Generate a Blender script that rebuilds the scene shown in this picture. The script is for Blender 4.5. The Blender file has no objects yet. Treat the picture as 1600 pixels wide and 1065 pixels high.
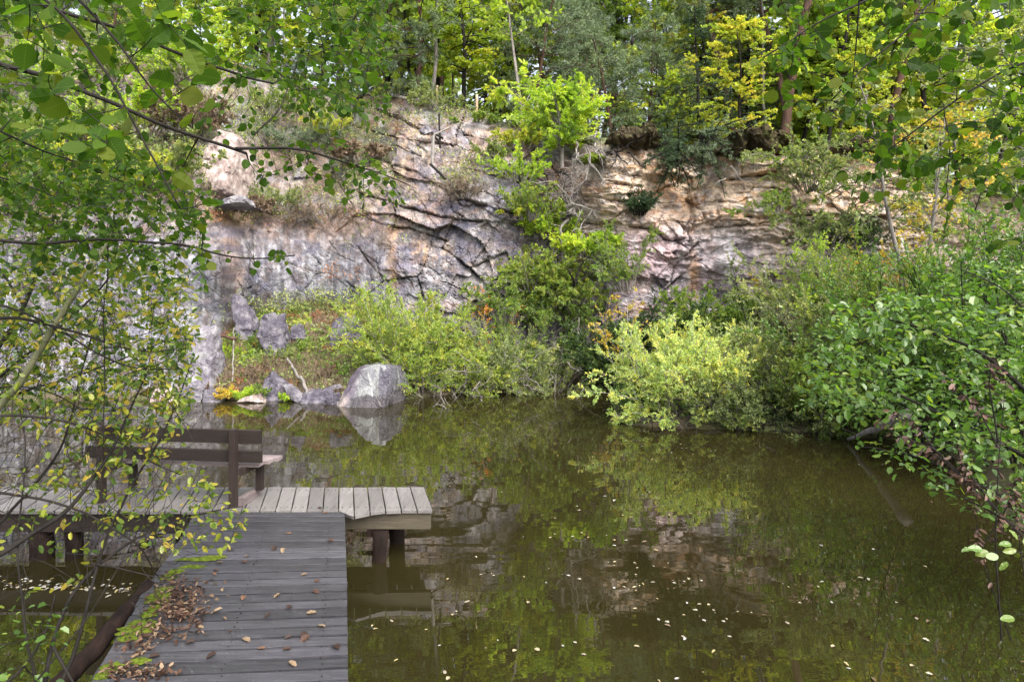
import bpy, bmesh, math, random
import numpy as np
from mathutils import Vector, noise as mnoise

R = np.random.default_rng(11)
C = bpy.context.scene.collection
F = 1066.7; H0 = 425.0; CZ = 3.04           # focal length in photo pixels, horizon row, eye height above the water
def P(px, py, Y): return np.array([(px-800.0)/F*Y, Y, CZ+(H0-py)/F*Y])
def nrm(a):
    a = np.asarray(a, float); return a/np.maximum(np.linalg.norm(a, axis=-1, keepdims=True), 1e-9)

# ------------------------------------------------------------------ noise
def h2(ix, iy, s):
    v = np.sin(ix*127.1+iy*311.7+s*74.7)*43758.5453
    return v-np.floor(v)
def vn(x, y, s=0):
    ix = np.floor(x); iy = np.floor(y); fx = x-ix; fy = y-iy
    fx = fx*fx*(3-2*fx); fy = fy*fy*(3-2*fy)
    a = h2(ix, iy, s); b = h2(ix+1, iy, s); c = h2(ix, iy+1, s); d = h2(ix+1, iy+1, s)
    return (a*(1-fx)+b*fx)*(1-fy)+(c*(1-fx)+d*fx)*fy
def fbm(x, y, s=0, o=4):
    t = 0; a = .5; n = 0
    for k in range(o):
        t = t+a*vn(x*2**k, y*2**k, s+k*3.1); n += a; a *= .5
    return t/n
def vor(x, y, s=0):
    ix = np.floor(x); iy = np.floor(y)
    f1 = np.full(x.shape, 9.); f2 = np.full(x.shape, 9.); cx = np.zeros(x.shape); cy = np.zeros(x.shape); ci = np.zeros(x.shape); cj = np.zeros(x.shape)
    for i in (-1, 0, 1):
        for j in (-1, 0, 1):
            gx = ix+i; gy = iy+j
            sx = gx+.1+.8*h2(gx, gy, s+1); sy = gy+.1+.8*h2(gx, gy, s+2)
            d = np.hypot(sx-x, sy-y)
            m = d < f1
            f2 = np.where(m, f1, np.minimum(f2, d)); f1 = np.where(m, d, f1)
            cx = np.where(m, sx, cx); cy = np.where(m, sy, cy); ci = np.where(m, gx, ci); cj = np.where(m, gy, cj)
    return f1, f2, cx, cy, ci, cj
def sstep(a, b, x):
    t = np.clip((x-a)/(b-a), 0, 1); return t*t*(3-2*t)

# ------------------------------------------------------------------ mesh and object helpers
def link(o, parent=None):
    C.objects.link(o)
    if parent is not None: o.parent = parent
    return o
def mesh_np(V, loops, sizes, attrs=None, smooth=False, cols=None, vecs=None):
    me = bpy.data.meshes.new('m')
    V = np.asarray(V, np.float32); loops = np.asarray(loops, np.int32).ravel(); sizes = np.asarray(sizes, np.int32)
    me.vertices.add(len(V)); me.vertices.foreach_set('co', V.ravel())
    me.loops.add(len(loops)); me.loops.foreach_set('vertex_index', loops)
    me.polygons.add(len(sizes))
    st = np.concatenate([[0], np.cumsum(sizes)[:-1]]).astype(np.int32)
    me.polygons.foreach_set('loop_start', st)
    me.polygons.foreach_set('use_smooth', np.full(len(sizes), smooth))
    me.update(calc_edges=True)
    for k, v in (attrs or {}).items():
        a = me.attributes.new(k, 'FLOAT', 'POINT'); a.data.foreach_set('value', np.asarray(v, np.float32).ravel())
    for k, v in (vecs or {}).items():
        a = me.attributes.new(k, 'FLOAT_VECTOR', 'POINT'); a.data.foreach_set('vector', np.asarray(v, np.float32).ravel())
    for k, v in (cols or {}).items():
        a = me.color_attributes.new(k, 'FLOAT_COLOR', 'POINT')
        c = np.ones((len(V), 4), np.float32); c[:, :3] = v; a.data.foreach_set('color', c.ravel())
    return me
class MB:
    def __init__(s): s.V = []; s.L = []; s.S = []; s.A = []; s.B = []; s.n = 0
    def add(s, V, faces, rnd=0.5, lc=None):
        V = np.asarray(V, float).reshape(-1, 3); s.V.append(V)
        if isinstance(faces, np.ndarray):
            s.L.append((faces+s.n).ravel()); s.S.append(np.full(len(faces), faces.shape[1]))
        else:
            for f in faces: s.L.append(np.array(f)+s.n)
            s.S.append(np.array([len(f) for f in faces]))
        s.A.append(np.broadcast_to(rnd, (len(V),)).astype(float))
        s.B.append(V*0 if lc is None else np.asarray(lc).reshape(-1, 3))
        s.n += len(V)
    def box(s, c, sz, rnd=.5, ax=None, bev=0.0):
        """oriented box; ax = 3 rows of unit axes"""
        c = np.array(c, float); ax = np.eye(3) if ax is None else np.array(ax, float)
        hx, hy, hz = np.array(sz)/2
        if bev <= 0:
            q = [(-1,-1,-1),(1,-1,-1),(1,1,-1),(-1,1,-1),(-1,-1,1),(1,-1,1),(1,1,1),(-1,1,1)]
            loc = np.array([(a*hx, b*hy, d*hz) for a, b, d in q])
            fs = [(3,2,1,0),(4,5,6,7),(0,1,5,4),(1,2,6,5),(2,3,7,6),(3,0,4,7)]
        else:
            b_ = bev; ring = []
            prof = [(-hy, -hz), (hy, -hz), (hy, hz-b_), (hy-b_, hz), (-hy+b_, hz), (-hy, hz-b_)]
            loc = np.array([(-hx, a, d) for a, d in prof]+[(hx, a, d) for a, d in prof])
            n = 6
            fs = [tuple(range(n))[::-1], tuple(range(n, 2*n))]+[(i, (i+1) % n, n+(i+1) % n, n+i) for i in range(n)]
        s.add(c+loc@ax, fs, rnd, loc+R.uniform(0, 9))
    def tube(s, path, rad, sides=6, rnd=.5, cap=True):
        path = np.asarray(path, float)[None]; rad = np.broadcast_to(rad, path.shape[1])[None]
        s.tubes(path, rad, sides, rnd)
        if cap:
            n = path.shape[1]; base = s.n-n*sides
            s.L.append(np.arange(sides)[::-1]+base); s.L.append(np.arange(sides)+s.n-sides); s.S.append(np.array([sides, sides]))
    def tubes(s, paths, rads, sides=4, rnd=.5):
        N, n, _ = paths.shape
        if N == 0: return
        T = np.gradient(paths, axis=1); T = nrm(T)
        mean = nrm(T.mean(1)); ref = np.where(np.abs(mean[:, 2:3]) > .8, np.array([[1., 0, 0]]), np.array([[0, 0, 1.]]))
        A = nrm(np.cross(T, ref[:, None])); B = np.cross(T, A)
        th = np.arange(sides)/sides*2*np.pi
        V = paths[:, :, None]+rads[:, :, None, None]*(np.cos(th)[None, None, :, None]*A[:, :, None]+np.sin(th)[None, None, :, None]*B[:, :, None])
        b = (np.arange(N)*n*sides)[:, None, None]; i = np.arange(n-1)[None, :, None]*sides; j = np.arange(sides)[None, None]; j2 = (j+1) % sides
        fc = np.stack([b+i+j, b+i+j2, b+i+sides+j2, b+i+sides+j], -1).reshape(-1, 4)
        s.add(V.reshape(-1, 3), fc, rnd)
    def build(s, name, mat, parent=None, smooth=False, loc=None):
        V = np.concatenate(s.V)
        me = mesh_np(V, np.concatenate(s.L), np.concatenate(s.S), {'rnd': np.concatenate(s.A)}, smooth, vecs={'lc': np.concatenate(s.B)})
        me.materials.append(mat); me.name = name
        o = bpy.data.objects.new(name, me); link(o, parent)
        if loc is not None: shift(o, loc)
        return o
def shift(o, loc):
    """move the origin of a mesh to loc without moving its geometry"""
    me = o.data; n = len(me.vertices); a = np.empty(n*3, np.float32); me.vertices.foreach_get('co', a)
    a = (a.reshape(-1, 3)-np.asarray(loc, np.float32)).ravel(); me.vertices.foreach_set('co', a); me.update()
    o.location = tuple(float(v) for v in loc)
def tag(o, label=None, cat=None, group=None, kind=None):
    if label: o['label'] = label
    if cat: o['category'] = cat
    if group: o['group'] = group
    if kind: o['kind'] = kind
    return o
def empty(name, loc, label=None, cat=None, group=None):
    o = bpy.data.objects.new(name, None); C.objects.link(o); o.location = tuple(float(v) for v in loc); o.empty_display_size = .2
    return tag(o, label, cat, group)
def rebase(root):
    """children were built in world coordinates: put their vertices relative to the root"""
    loc = np.array(root.location)
    def sub(o):
        for ch in o.children:
            me = ch.data; n = len(me.vertices); a = np.empty(n*3, np.float32); me.vertices.foreach_get('co', a)
            me.vertices.foreach_set('co', (a.reshape(-1, 3)-loc.astype(np.float32)).ravel()); me.update()
            sub(ch)
    bpy.context.view_layer.update() if False else None
    sub(root); return root
def copy_tree(o, parent=None, kids=None):
    c = o.copy(); C.objects.link(c)
    if parent is not None: c.parent = parent
    for ch in KIDS.get(o.name, []): copy_tree(ch, c)
    return c
KIDS = {}
def register(root):
    KIDS[root.name] = list(root.children)
    for ch in root.children: register(ch)

# ------------------------------------------------------------------ materials
def newmat(name):
    m = bpy.data.materials.new(name); m.use_nodes = True; nt = m.node_tree; nt.nodes.clear()
    out = nt.nodes.new('ShaderNodeOutputMaterial'); return m, nt, out
def N(nt, t, ins=None, **kw):
    n = nt.nodes.new(t)
    for k, v in kw.items(): setattr(n, k, v)
    for k, v in (ins or {}).items():
        if isinstance(v, bpy.types.NodeSocket): nt.links.new(v, n.inputs[k])
        else: n.inputs[k].default_value = v
    return n
def ramp(nt, fac, stops, interp='LINEAR'):
    n = nt.nodes.new('ShaderNodeValToRGB'); cr = n.color_ramp; cr.interpolation = interp
    while len(cr.elements) > 1: cr.elements.remove(cr.elements[0])
    cr.elements[0].position = stops[0][0]; cr.elements[0].color = (*stops[0][1], 1)
    for p, c in stops[1:]:
        e = cr.elements.new(p); e.color = (*c, 1)
    nt.links.new(fac, n.inputs[0]); return n.outputs[0]
def mix(nt, a, b, f, mode='MIX'):
    n = nt.nodes.new('ShaderNodeMix'); n.data_type = 'RGBA'; n.blend_type = mode
    for s, v in ((n.inputs[0], f), (n.inputs[6], a), (n.inputs[7], b)):
        if isinstance(v, bpy.types.NodeSocket): nt.links.new(v, s)
        else: s.default_value = v if not isinstance(v, tuple) else (*v, 1)
    return n.outputs[2]
def math_(nt, op, a, b=0.0):
    n = nt.nodes.new('ShaderNodeMath'); n.operation = op
    for s, v in ((n.inputs[0], a), (n.inputs[1], b)):
        if isinstance(v, bpy.types.NodeSocket): nt.links.new(v, s)
        else: s.default_value = v
    return n.outputs[0]

def leaf_mat(name, cols, rough=.45, trans=.45, tcol=1.7, veins=False, spec=.4):
    m, nt, out = newmat(name)
    at = N(nt, 'ShaderNodeAttribute', attribute_name='rnd').outputs['Fac']
    n = len(cols)
    col = ramp(nt, at, [((i+.5)/n, c) for i, c in enumerate(cols)])
    if veins:
        lc = N(nt, 'ShaderNodeAttribute', attribute_name='lc').outputs['Vector']
        sp = N(nt, 'ShaderNodeSeparateXYZ', {0: lc})
        ay = math_(nt, 'ABSOLUTE', sp.outputs[1])
        mid = math_(nt, 'LESS_THAN', ay, .018)
        q = math_(nt, 'FRACT', math_(nt, 'MULTIPLY', math_(nt, 'SUBTRACT', sp.outputs[0], math_(nt, 'MULTIPLY', ay, .75)), 8.0))
        sv = math_(nt, 'MULTIPLY', math_(nt, 'LESS_THAN', q, .14), math_(nt, 'GREATER_THAN', sp.outputs[0], .02))
        v = math_(nt, 'MAXIMUM', mid, sv)
        nz = N(nt, 'ShaderNodeTexNoise', {'Scale': 60.0, 'Detail': 2.0})
        spot = math_(nt, 'GREATER_THAN', nz.outputs[0], .70)
        col = mix(nt, col, (.10, .16, .03), math_(nt, 'MULTIPLY', v, .45))
        col = mix(nt, col, (.09, .05, .015), math_(nt, 'MULTIPLY', spot, .6))
    pb = N(nt, 'ShaderNodeBsdfPrincipled', {'Base Color': col, 'Roughness': rough, 'Specular IOR Level': spec})
    if veins:
        bm = N(nt, 'ShaderNodeBump', {'Strength': .35, 'Distance': .002, 'Height': v}); nt.links.new(bm.outputs[0], pb.inputs['Normal'])
    tc = mix(nt, col, (tcol*1.05, tcol*1.12, tcol*.45), 1.0, 'MULTIPLY')
    tr = N(nt, 'ShaderNodeBsdfTranslucent', {'Color': tc})
    mx = N(nt, 'ShaderNodeMixShader', {0: trans, 1: pb.outputs[0], 2: tr.outputs[0]})
    nt.links.new(mx.outputs[0], out.inputs[0]); return m
def simple_mat(name, c1, c2, scale=6., rough=.8, bump=.3, stretch=(1, 1, 1), coord='Object', dist=.02, c3=None):
    m, nt, out = newmat(name)
    tc = N(nt, 'ShaderNodeTexCoord').outputs[coord]
    mp = N(nt, 'ShaderNodeMapping', {'Vector': tc, 'Scale': stretch}).outputs[0]
    nz = N(nt, 'ShaderNodeTexNoise', {'Vector': mp, 'Scale': scale, 'Detail': 7.0, 'Roughness': .65})
    st = [(.32, c1), (.68, c2)]
    if c3: st = [(.3, c1), (.5, c2), (.72, c3)]
    col = ramp(nt, nz.outputs[0], st)
    at = N(nt, 'ShaderNodeAttribute', attribute_name='rnd').outputs['Fac']
    val = math_(nt, 'ADD', math_(nt, 'MULTIPLY', at, .7), .65)
    col = mix(nt, col, N(nt, 'ShaderNodeCombineColor', {0: val, 1: val, 2: val}).outputs[0], 1.0, 'MULTIPLY')
    pb = N(nt, 'ShaderNodeBsdfPrincipled', {'Base Color': col, 'Roughness': rough, 'Specular IOR Level': .15})
    nb = N(nt, 'ShaderNodeTexNoise', {'Vector': mp, 'Scale': scale*4, 'Detail': 6.0, 'Roughness': .7})
    bm = N(nt, 'ShaderNodeBump', {'Strength': bump, 'Distance': dist, 'Height': nb.outputs[0]})
    nt.links.new(bm.outputs[0], pb.inputs['Normal']); nt.links.new(pb.outputs[0], out.inputs[0]); return m
def wood_mat(name, c1, c2, rough=.55, spots=(.5, .5, .48), moss=0.0):
    """boards: local coordinates 'lc' with the grain along x"""
    m, nt, out = newmat(name)
    lc = N(nt, 'ShaderNodeAttribute', attribute_name='lc').outputs['Vector']
    mp = N(nt, 'ShaderNodeMapping', {'Vector': lc, 'Scale': (1.2, 28, 28)}).outputs[0]
    nz = N(nt, 'ShaderNodeTexNoise', {'Vector': mp, 'Scale': 3.0, 'Detail': 8.0, 'Roughness': .7, 'Distortion': .4})
    mp2 = N(nt, 'ShaderNodeMapping', {'Vector': lc, 'Scale': (1, 1.6, 1)}).outputs[0]
    n2 = N(nt, 'ShaderNodeTexNoise', {'Vector': mp2, 'Scale': 2.2, 'Detail': 6.0, 'Roughness': .6})
    col = ramp(nt, nz.outputs[0], [(.3, c1), (.7, c2)])
    at = N(nt, 'ShaderNodeAttribute', attribute_name='rnd').outputs['Fac']
    val = math_(nt, 'ADD', math_(nt, 'MULTIPLY', at, .75), math_(nt, 'MULTIPLY', n2.outputs[0], .9))
    val = math_(nt, 'ADD', val, .12)
    col = mix(nt, col, N(nt, 'ShaderNodeCombineColor', {0: val, 1: val, 2: val}).outputs[0], 1.0, 'MULTIPLY')
    n3 = N(nt, 'ShaderNodeTexNoise', {'Vector': lc, 'Scale': 55.0, 'Detail': 3.0})
    f3 = math_(nt, 'MULTIPLY', math_(nt, 'GREATER_THAN', n3.outputs[0], .68), .35)
    col = mix(nt, col, spots, f3)
    pb = N(nt, 'ShaderNodeBsdfPrincipled', {'Base Color': col, 'Specular IOR Level': .45})
    rr = math_(nt, 'ADD', math_(nt, 'MULTIPLY', n2.outputs[0], .35), rough-.17); nt.links.new(rr, pb.inputs['Roughness'])
    bm = N(nt, 'ShaderNodeBump', {'Strength': .5, 'Distance': .004, 'Height': nz.outputs[0]})
    nt.links.new(bm.outputs[0], pb.inputs['Normal']); nt.links.new(pb.outputs[0], out.inputs[0]); return m
def rock_mat(name, tint=None, attr=True, scale=1.0):
    m, nt, out = newmat(name)
    tc = N(nt, 'ShaderNodeTexCoord').outputs['Object']
    if attr: base = N(nt, 'ShaderNodeVertexColor', layer_name='Col').outputs[0]
    else:
        nb = N(nt, 'ShaderNodeTexNoise', {'Vector': tc, 'Scale': 1.6*scale, 'Detail': 5.0, 'Roughness': .6})
        base = ramp(nt, nb.outputs[0], [(.36, tint[0]), (.5, tint[1]), (.62, tint[2])])
    st = N(nt, 'ShaderNodeMapping', {'Vector': tc, 'Scale': (1, 1, .35)}).outputs[0]
    n1 = N(nt, 'ShaderNodeTexNoise', {'Vector': st, 'Scale': 4.5*scale, 'Detail': 9.0, 'Roughness': .72})
    v1 = math_(nt, 'ADD', math_(nt, 'MULTIPLY', n1.outputs[0], 2.0), .02)
    col = mix(nt, base, N(nt, 'ShaderNodeCombineColor', {0: v1, 1: v1, 2: v1}).outputs[0], 1.0, 'MULTIPLY')
    n2 = N(nt, 'ShaderNodeTexNoise', {'Vector': tc, 'Scale': 14.0*scale, 'Detail': 8.0, 'Roughness': .8})
    v2 = math_(nt, 'ADD', math_(nt, 'MULTIPLY', n2.outputs[0], 1.9), .05)
    col = mix(nt, col, N(nt, 'ShaderNodeCombineColor', {0: v2, 1: v2, 2: v2}).outputs[0], 1.0, 'MULTIPLY')
    vz = N(nt, 'ShaderNodeTexVoronoi', {'Vector': tc, 'Scale': 22.0*scale, 'Randomness': 1.0})
    li = math_(nt, 'MULTIPLY', math_(nt, 'LESS_THAN', vz.outputs[0], .22), .22)
    col = mix(nt, col, (.5, .5, .47), li)
    pb = N(nt, 'ShaderNodeBsdfPrincipled', {'Base Color': col, 'Roughness': .85, 'Specular IOR Level': .25})
    nb2 = N(nt, 'ShaderNodeTexNoise', {'Vector': tc, 'Scale': 7.0*scale, 'Detail': 10.0, 'Roughness': .75})
    dn = N(nt, 'ShaderNodeTexNoise', {'Vector': tc, 'Scale': 3.0*scale, 'Detail': 4.0})
    dv = N(nt, 'ShaderNodeVectorMath', {0: tc, 1: math_(nt, 'MULTIPLY', dn.outputs[0], .25)}, operation='ADD').outputs[0]
    ve = N(nt, 'ShaderNodeTexVoronoi', {'Vector': dv, 'Scale': 1.9*scale}, feature='DISTANCE_TO_EDGE')
    cr_ = math_(nt, 'MULTIPLY', math_(nt, 'MINIMUM', ve.outputs[0], .035), 12.0)
    hh = math_(nt, 'ADD', nb2.outputs[0], cr_)
    bm = N(nt, 'ShaderNodeBump', {'Strength': .8, 'Distance': .055/scale, 'Height': hh})
    nt.links.new(bm.outputs[0], pb.inputs['Normal']); nt.links.new(pb.outputs[0], out.inputs[0]); return m

M = {}
G = lambda *c: tuple(c)
M['alder'] = leaf_mat('alder_leaf', [(.017, .042, .006), (.026, .062, .007), (.040, .085, .009), (.062, .112, .011), (.10, .12, .015)], .5, .50, 1.9, True, .12)
M['alder_small'] = leaf_mat('alder_small_leaf', [(.035, .075, .015), (.050, .105, .017), (.072, .13, .019), (.10, .155, .022), (.19, .18, .03)], .42, .5, 2.1)
M['gloss'] = leaf_mat('glossy_leaf', [(.042, .090, .018), (.062, .13, .022), (.085, .165, .026), (.11, .195, .028), (.16, .21, .03)], .42, .42, 1.9, False, .8)
M['willow_near'] = leaf_mat('willow_near_leaf', [(.06, .115, .022), (.095, .155, .024), (.15, .205, .028), (.22, .26, .03), (.33, .32, .04), (.38, .28, .05)], .4, .45, 1.5, False, .5)
M['willow_yellow'] = leaf_mat('yellow_willow_leaf', [(.14, .21, .05), (.21, .30, .06), (.29, .38, .07), (.38, .43, .075), (.48, .45, .08)], .5, .4, 1.4)
M['bright_yellow'] = leaf_mat('bright_willow_leaf', [(.24, .35, .12), (.34, .46, .15), (.46, .56, .19), (.58, .62, .19), (.66, .60, .15)], .5, .4, 1.3)
M['grey_green'] = leaf_mat('grey_green_leaf', [(.11, .145, .06), (.16, .205, .08), (.22, .27, .10), (.29, .34, .11), (.38, .39, .11)], .5, .35, 1.3)
M['fresh'] = leaf_mat('fresh_green_leaf', [(.15, .25, .04), (.23, .35, .045), (.32, .45, .05), (.42, .52, .055), (.52, .55, .06)], .5, .45, 1.5)
M['mid_green'] = leaf_mat('mid_green_leaf', [(.08, .13, .03), (.12, .19, .04), (.16, .24, .045), (.21, .29, .05), (.30, .32, .055)], .5, .4, 1.6)
M['dark_green'] = leaf_mat('dark_green_leaf', [(.018, .04, .012), (.028, .06, .016), (.04, .08, .02), (.06, .10, .02), (.08, .11, .02)], .5, .25, 1.4)
M['maple_yellow'] = leaf_mat('yellow_maple_leaf', [(.22, .31, .05), (.31, .38, .06), (.40, .44, .07), (.50, .48, .075), (.57, .47, .08)], .5, .5, 1.4)
M['maple_green'] = leaf_mat('green_maple_leaf', [(.17, .24, .05), (.24, .33, .06), (.32, .41, .07), (.41, .47, .07), (.52, .50, .075)], .5, .5, 1.6)
M['pine'] = leaf_mat('pine_needle', [(.08, .12, .075), (.12, .17, .10), (.16, .22, .12), (.20, .26, .13)], .5, .2, 1.2)
M['spruce'] = leaf_mat('spruce_needle', [(.018, .04, .018), (.028, .06, .022), (.04, .08, .026), (.06, .11, .03)], .5, .15, 1.2)
M['orange'] = leaf_mat('orange_leaf', [(.40, .30, .04), (.46, .25, .03), (.48, .20, .03), (.35, .12, .03)], .5, .4, 1.2)
M['yellow'] = leaf_mat('yellow_leaf', [(.40, .36, .05), (.50, .40, .06), (.52, .36, .05), (.56, .34, .05)], .5, .4, 1.2)
M['russet'] = leaf_mat('russet_leaf', [(.20, .07, .035), (.28, .11, .05), (.30, .15, .06), (.24, .16, .09)], .6, .25, 1.2)
M['straw'] = leaf_mat('dry_grass', [(.13, .09, .065), (.19, .135, .10), (.26, .19, .14), (.15, .13, .07)], .7, .25, 1.1)
M['dead_leaf'] = leaf_mat('dead_leaf', [(.03, .016, .011), (.055, .03, .022), (.09, .05, .038), (.13, .075, .055)], .6, .1, 1.1)
M['litter'] = leaf_mat('fallen_leaf', [(.028, .014, .010), (.055, .027, .017), (.085, .042, .026), (.12, .065, .04), (.22, .16, .10)], .6, .1, 1.0)
M['pale_leaf'] = leaf_mat('pale_floating_leaf', [(.12, .08, .045), (.26, .22, .17), (.34, .33, .31), (.30, .23, .08), (.32, .30, .24)], .45, .05, 1.0)
M['grass'] = leaf_mat('grass_blade', [(.05, .09, .02), (.08, .13, .02), (.12, .16, .03), (.16, .16, .05)], .6, .3, 1.3)
M['bark'] = simple_mat('dark_bark', (.009, .008, .007), (.030, .026, .023), 14, .8, .6, (1, 1, .3), dist=.01)
M['bark_grey'] = simple_mat('grey_bark', (.10, .09, .08), (.24, .22, .20), 10, .8, .6, (1, 1, .3))
M['bark_pale'] = simple_mat('pale_green_bark', (.07, .08, .04), (.16, .16, .09), 12, .7, .4, (1, 1, .3))
M['bark_pine'] = simple_mat('pine_bark', (.03, .020, .016), (.075, .045, .034), 8, .9, .9, (1, 1, .3), c3=(.12, .07, .05))
M['twig_pale'] = simple_mat('bleached_wood', (.15, .14, .13), (.30, .28, .26), 10, .8, .3)
M['pile'] = simple_mat('wet_log', (.006, .004, .0035), (.026, .015, .012), 9, .85, .8, (1, 1, .25), dist=.02)
M['soil'] = simple_mat('moss_and_soil', (.02, .016, .01), (.05, .038, .022), 4, .9, .9, c3=(.07, .085, .02), dist=.05)
M['moss'] = simple_mat('moss', (.03, .045, .008), (.09, .13, .012), 40, .9, 1.0, dist=.015, c3=(.17, .20, .02))
M['deck'] = wood_mat('walkway_boards', (.022, .022, .026), (.078, .076, .088), .40, (.22, .21, .21))
M['deck_pale'] = wood_mat('platform_boards', (.085, .079, .078), (.22, .205, .20), .5, (.10, .09, .09))
M['beam'] = wood_mat('edge_beam', (.035, .030, .020), (.11, .09, .06), .7, (.03, .025, .02))
M['bench'] = wood_mat('bench_boards', (.010, .007, .006), (.034, .021, .017), .65, (.12, .08, .07))
M['bench_seat'] = wood_mat('bench_seat', (.10, .075, .075), (.30, .25, .25), .5, (.10, .08, .07))
M['post'] = wood_mat('pale_posts', (.35, .25, .16), (.6, .46, .32), .7, (.3, .2, .12))
M['rock'] = rock_mat('cliff_rock')
M['boulder'] = rock_mat('boulder_rock', ((.20, .19, .22), (.33, .33, .34), (.42, .42, .41)), False, 2.5)
M['stone'] = rock_mat('grey_stone', ((.04, .036, .05), (.085, .077, .10), (.15, .14, .155)), False, 2.5)
M['stone_pink'] = rock_mat('pink_stone', ((.20, .15, .14), (.30, .24, .22), (.38, .33, .31)), False, 2.5)
M['stone_pale'] = rock_mat('pale_stone', ((.08, .072, .09), (.14, .13, .15), (.22, .215, .225)), False, 2.0)

def ground_mat():
    m, nt, out = newmat('leafy_ground')
    tc = N(nt, 'ShaderNodeTexCoord').outputs['Object']
    n1 = N(nt, 'ShaderNodeTexNoise', {'Vector': tc, 'Scale': 1.1, 'Detail': 6.0, 'Roughness': .65})
    n2 = N(nt, 'ShaderNodeTexNoise', {'Vector': tc, 'Scale': 12.0, 'Detail': 8.0, 'Roughness': .75})
    a = ramp(nt, n1.outputs[0], [(.3, (.06, .048, .034)), (.45, (.11, .09, .062)), (.55, (.09, .09, .045)), (.68, (.065, .08, .03))])
    v = math_(nt, 'ADD', math_(nt, 'MULTIPLY', n2.outputs[0], 1.8), .1)
    col = mix(nt, a, N(nt, 'ShaderNodeCombineColor', {0: v, 1: v, 2: v}).outputs[0], 1.0, 'MULTIPLY')
    pb = N(nt, 'ShaderNodeBsdfPrincipled', {'Base Color': col, 'Roughness': .95, 'Specular IOR Level': .1})
    bm = N(nt, 'ShaderNodeBump', {'Strength': 1.0, 'Distance': .08, 'Height': n2.outputs[0]})
    nt.links.new(bm.outputs[0], pb.inputs['Normal']); nt.links.new(pb.outputs[0], out.inputs[0]); return m
M['ground'] = ground_mat()
def water_mat():
    m, nt, out = newmat('pond_water')
    tc = N(nt, 'ShaderNodeTexCoord').outputs['Object']
    mp = N(nt, 'ShaderNodeMapping', {'Vector': tc, 'Scale': (.55, 1.6, 1)}).outputs[0]
    a = N(nt, 'ShaderNodeTexNoise', {'Vector': mp, 'Scale': 1.3, 'Detail': 2.0, 'Roughness': .45})
    mp2 = N(nt, 'ShaderNodeMapping', {'Vector': tc, 'Scale': (.5, 2.6, 1), 'Rotation': (0, 0, .12)}).outputs[0]
    b = N(nt, 'ShaderNodeTexNoise', {'Vector': mp2, 'Scale': 4.2, 'Detail': 2.0, 'Roughness': .5, 'Distortion': .4})
    g = N(nt, 'ShaderNodeTexNoise', {'Vector': tc, 'Scale': .25, 'Detail': 1.0})
    bb = math_(nt, 'MULTIPLY', b.outputs[0], math_(nt, 'MULTIPLY', g.outputs[0], .07))
    h = math_(nt, 'ADD', math_(nt, 'MULTIPLY', a.outputs[0], .55), bb)
    n3 = N(nt, 'ShaderNodeTexNoise', {'Vector': tc, 'Scale': .5, 'Detail': 4.0})
    col = ramp(nt, n3.outputs[0], [(.3, (.0145, .0125, .0042)), (.7, (.0225, .0190, .0065))])
    pb = N(nt, 'ShaderNodeBsdfPrincipled', {'Base Color': col, 'Roughness': .0, 'IOR': 2.0, 'Specular IOR Level': .5})
    bm = N(nt, 'ShaderNodeBump', {'Strength': .05, 'Distance': .1, 'Height': h})
    nt.links.new(bm.outputs[0], pb.inputs['Normal']); nt.links.new(pb.outputs[0], out.inputs[0]); return m
M['water'] = water_mat()

# ------------------------------------------------------------------ leaves
def T_(pts, faces): return np.array(pts, float), faces
TPL = {
 'quad': T_([(0, 0, 0), (.5, .5, .10), (1, 0, -.05), (.5, -.5, .10)], np.array([[0, 3, 2, 1]])),
 'oval': T_([(0, 0, 0), (1, 0, -.12), (.25, .42, .10), (.72, .40, .04), (.25, -.42, .10), (.72, -.40, .04)], [np.array([0, 1, 3, 2]), np.array([0, 4, 5, 1])]),
 'needle': T_([(0, .06, 0), (0, -.06, 0), (1, 0, -.05)], np.array([[0, 1, 2]])),
 'round': T_([(0, 0, 0), (.5, 0, -.02), (.97, 0, -.10), (.05, .22, .05), (.20, .40, .09), (.45, .49, .10), (.70, .43, .05), (.90, .27, -.02), (1.0, .10, -.09),
              (.05, -.22, .05), (.20, -.40, .09), (.45, -.49, .10), (.70, -.43, .05), (.90, -.27, -.02), (1.0, -.10, -.09)],
             [np.array([0, 1, 2, 8, 7, 6, 5, 4, 3]), np.array([2, 1, 0, 9, 10, 11, 12, 13, 14])]),
}
def toothed():
    n = 9; t = np.linspace(0, 1, n); sp = np.stack([t*.97, 0*t, -.10*t**2], 1)
    tt = np.linspace(0, 1, 2*n-1); w = .50*np.clip(np.sin(np.pi*np.clip(tt, .0, 1)**.85), 0, 1)**.62; w[1:-1:2] += .018; w[2:-1:2] -= .012; w[0] = 0; w[-1] = .05
    x = tt*1.0-.0; x[-1] = .99
    out = []; V = [sp]; Fs = []
    for sgn in (1, -1):
        V.append(np.stack([x, sgn*w, .16*w+.03*np.sin(tt*17+sgn)*w*2-.10*tt**2], 1))
    V = np.concatenate(V); m = 2*n-1
    for si, b in ((1, n), (-1, n+m)):
        for i in range(n-1):
            f = [i, b+2*i, b+2*i+1, b+2*i+2, i+1]
            Fs.append(np.array(f if si < 0 else f[::-1]))
    return V, Fs
TPL['round'] = toothed()
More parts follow.
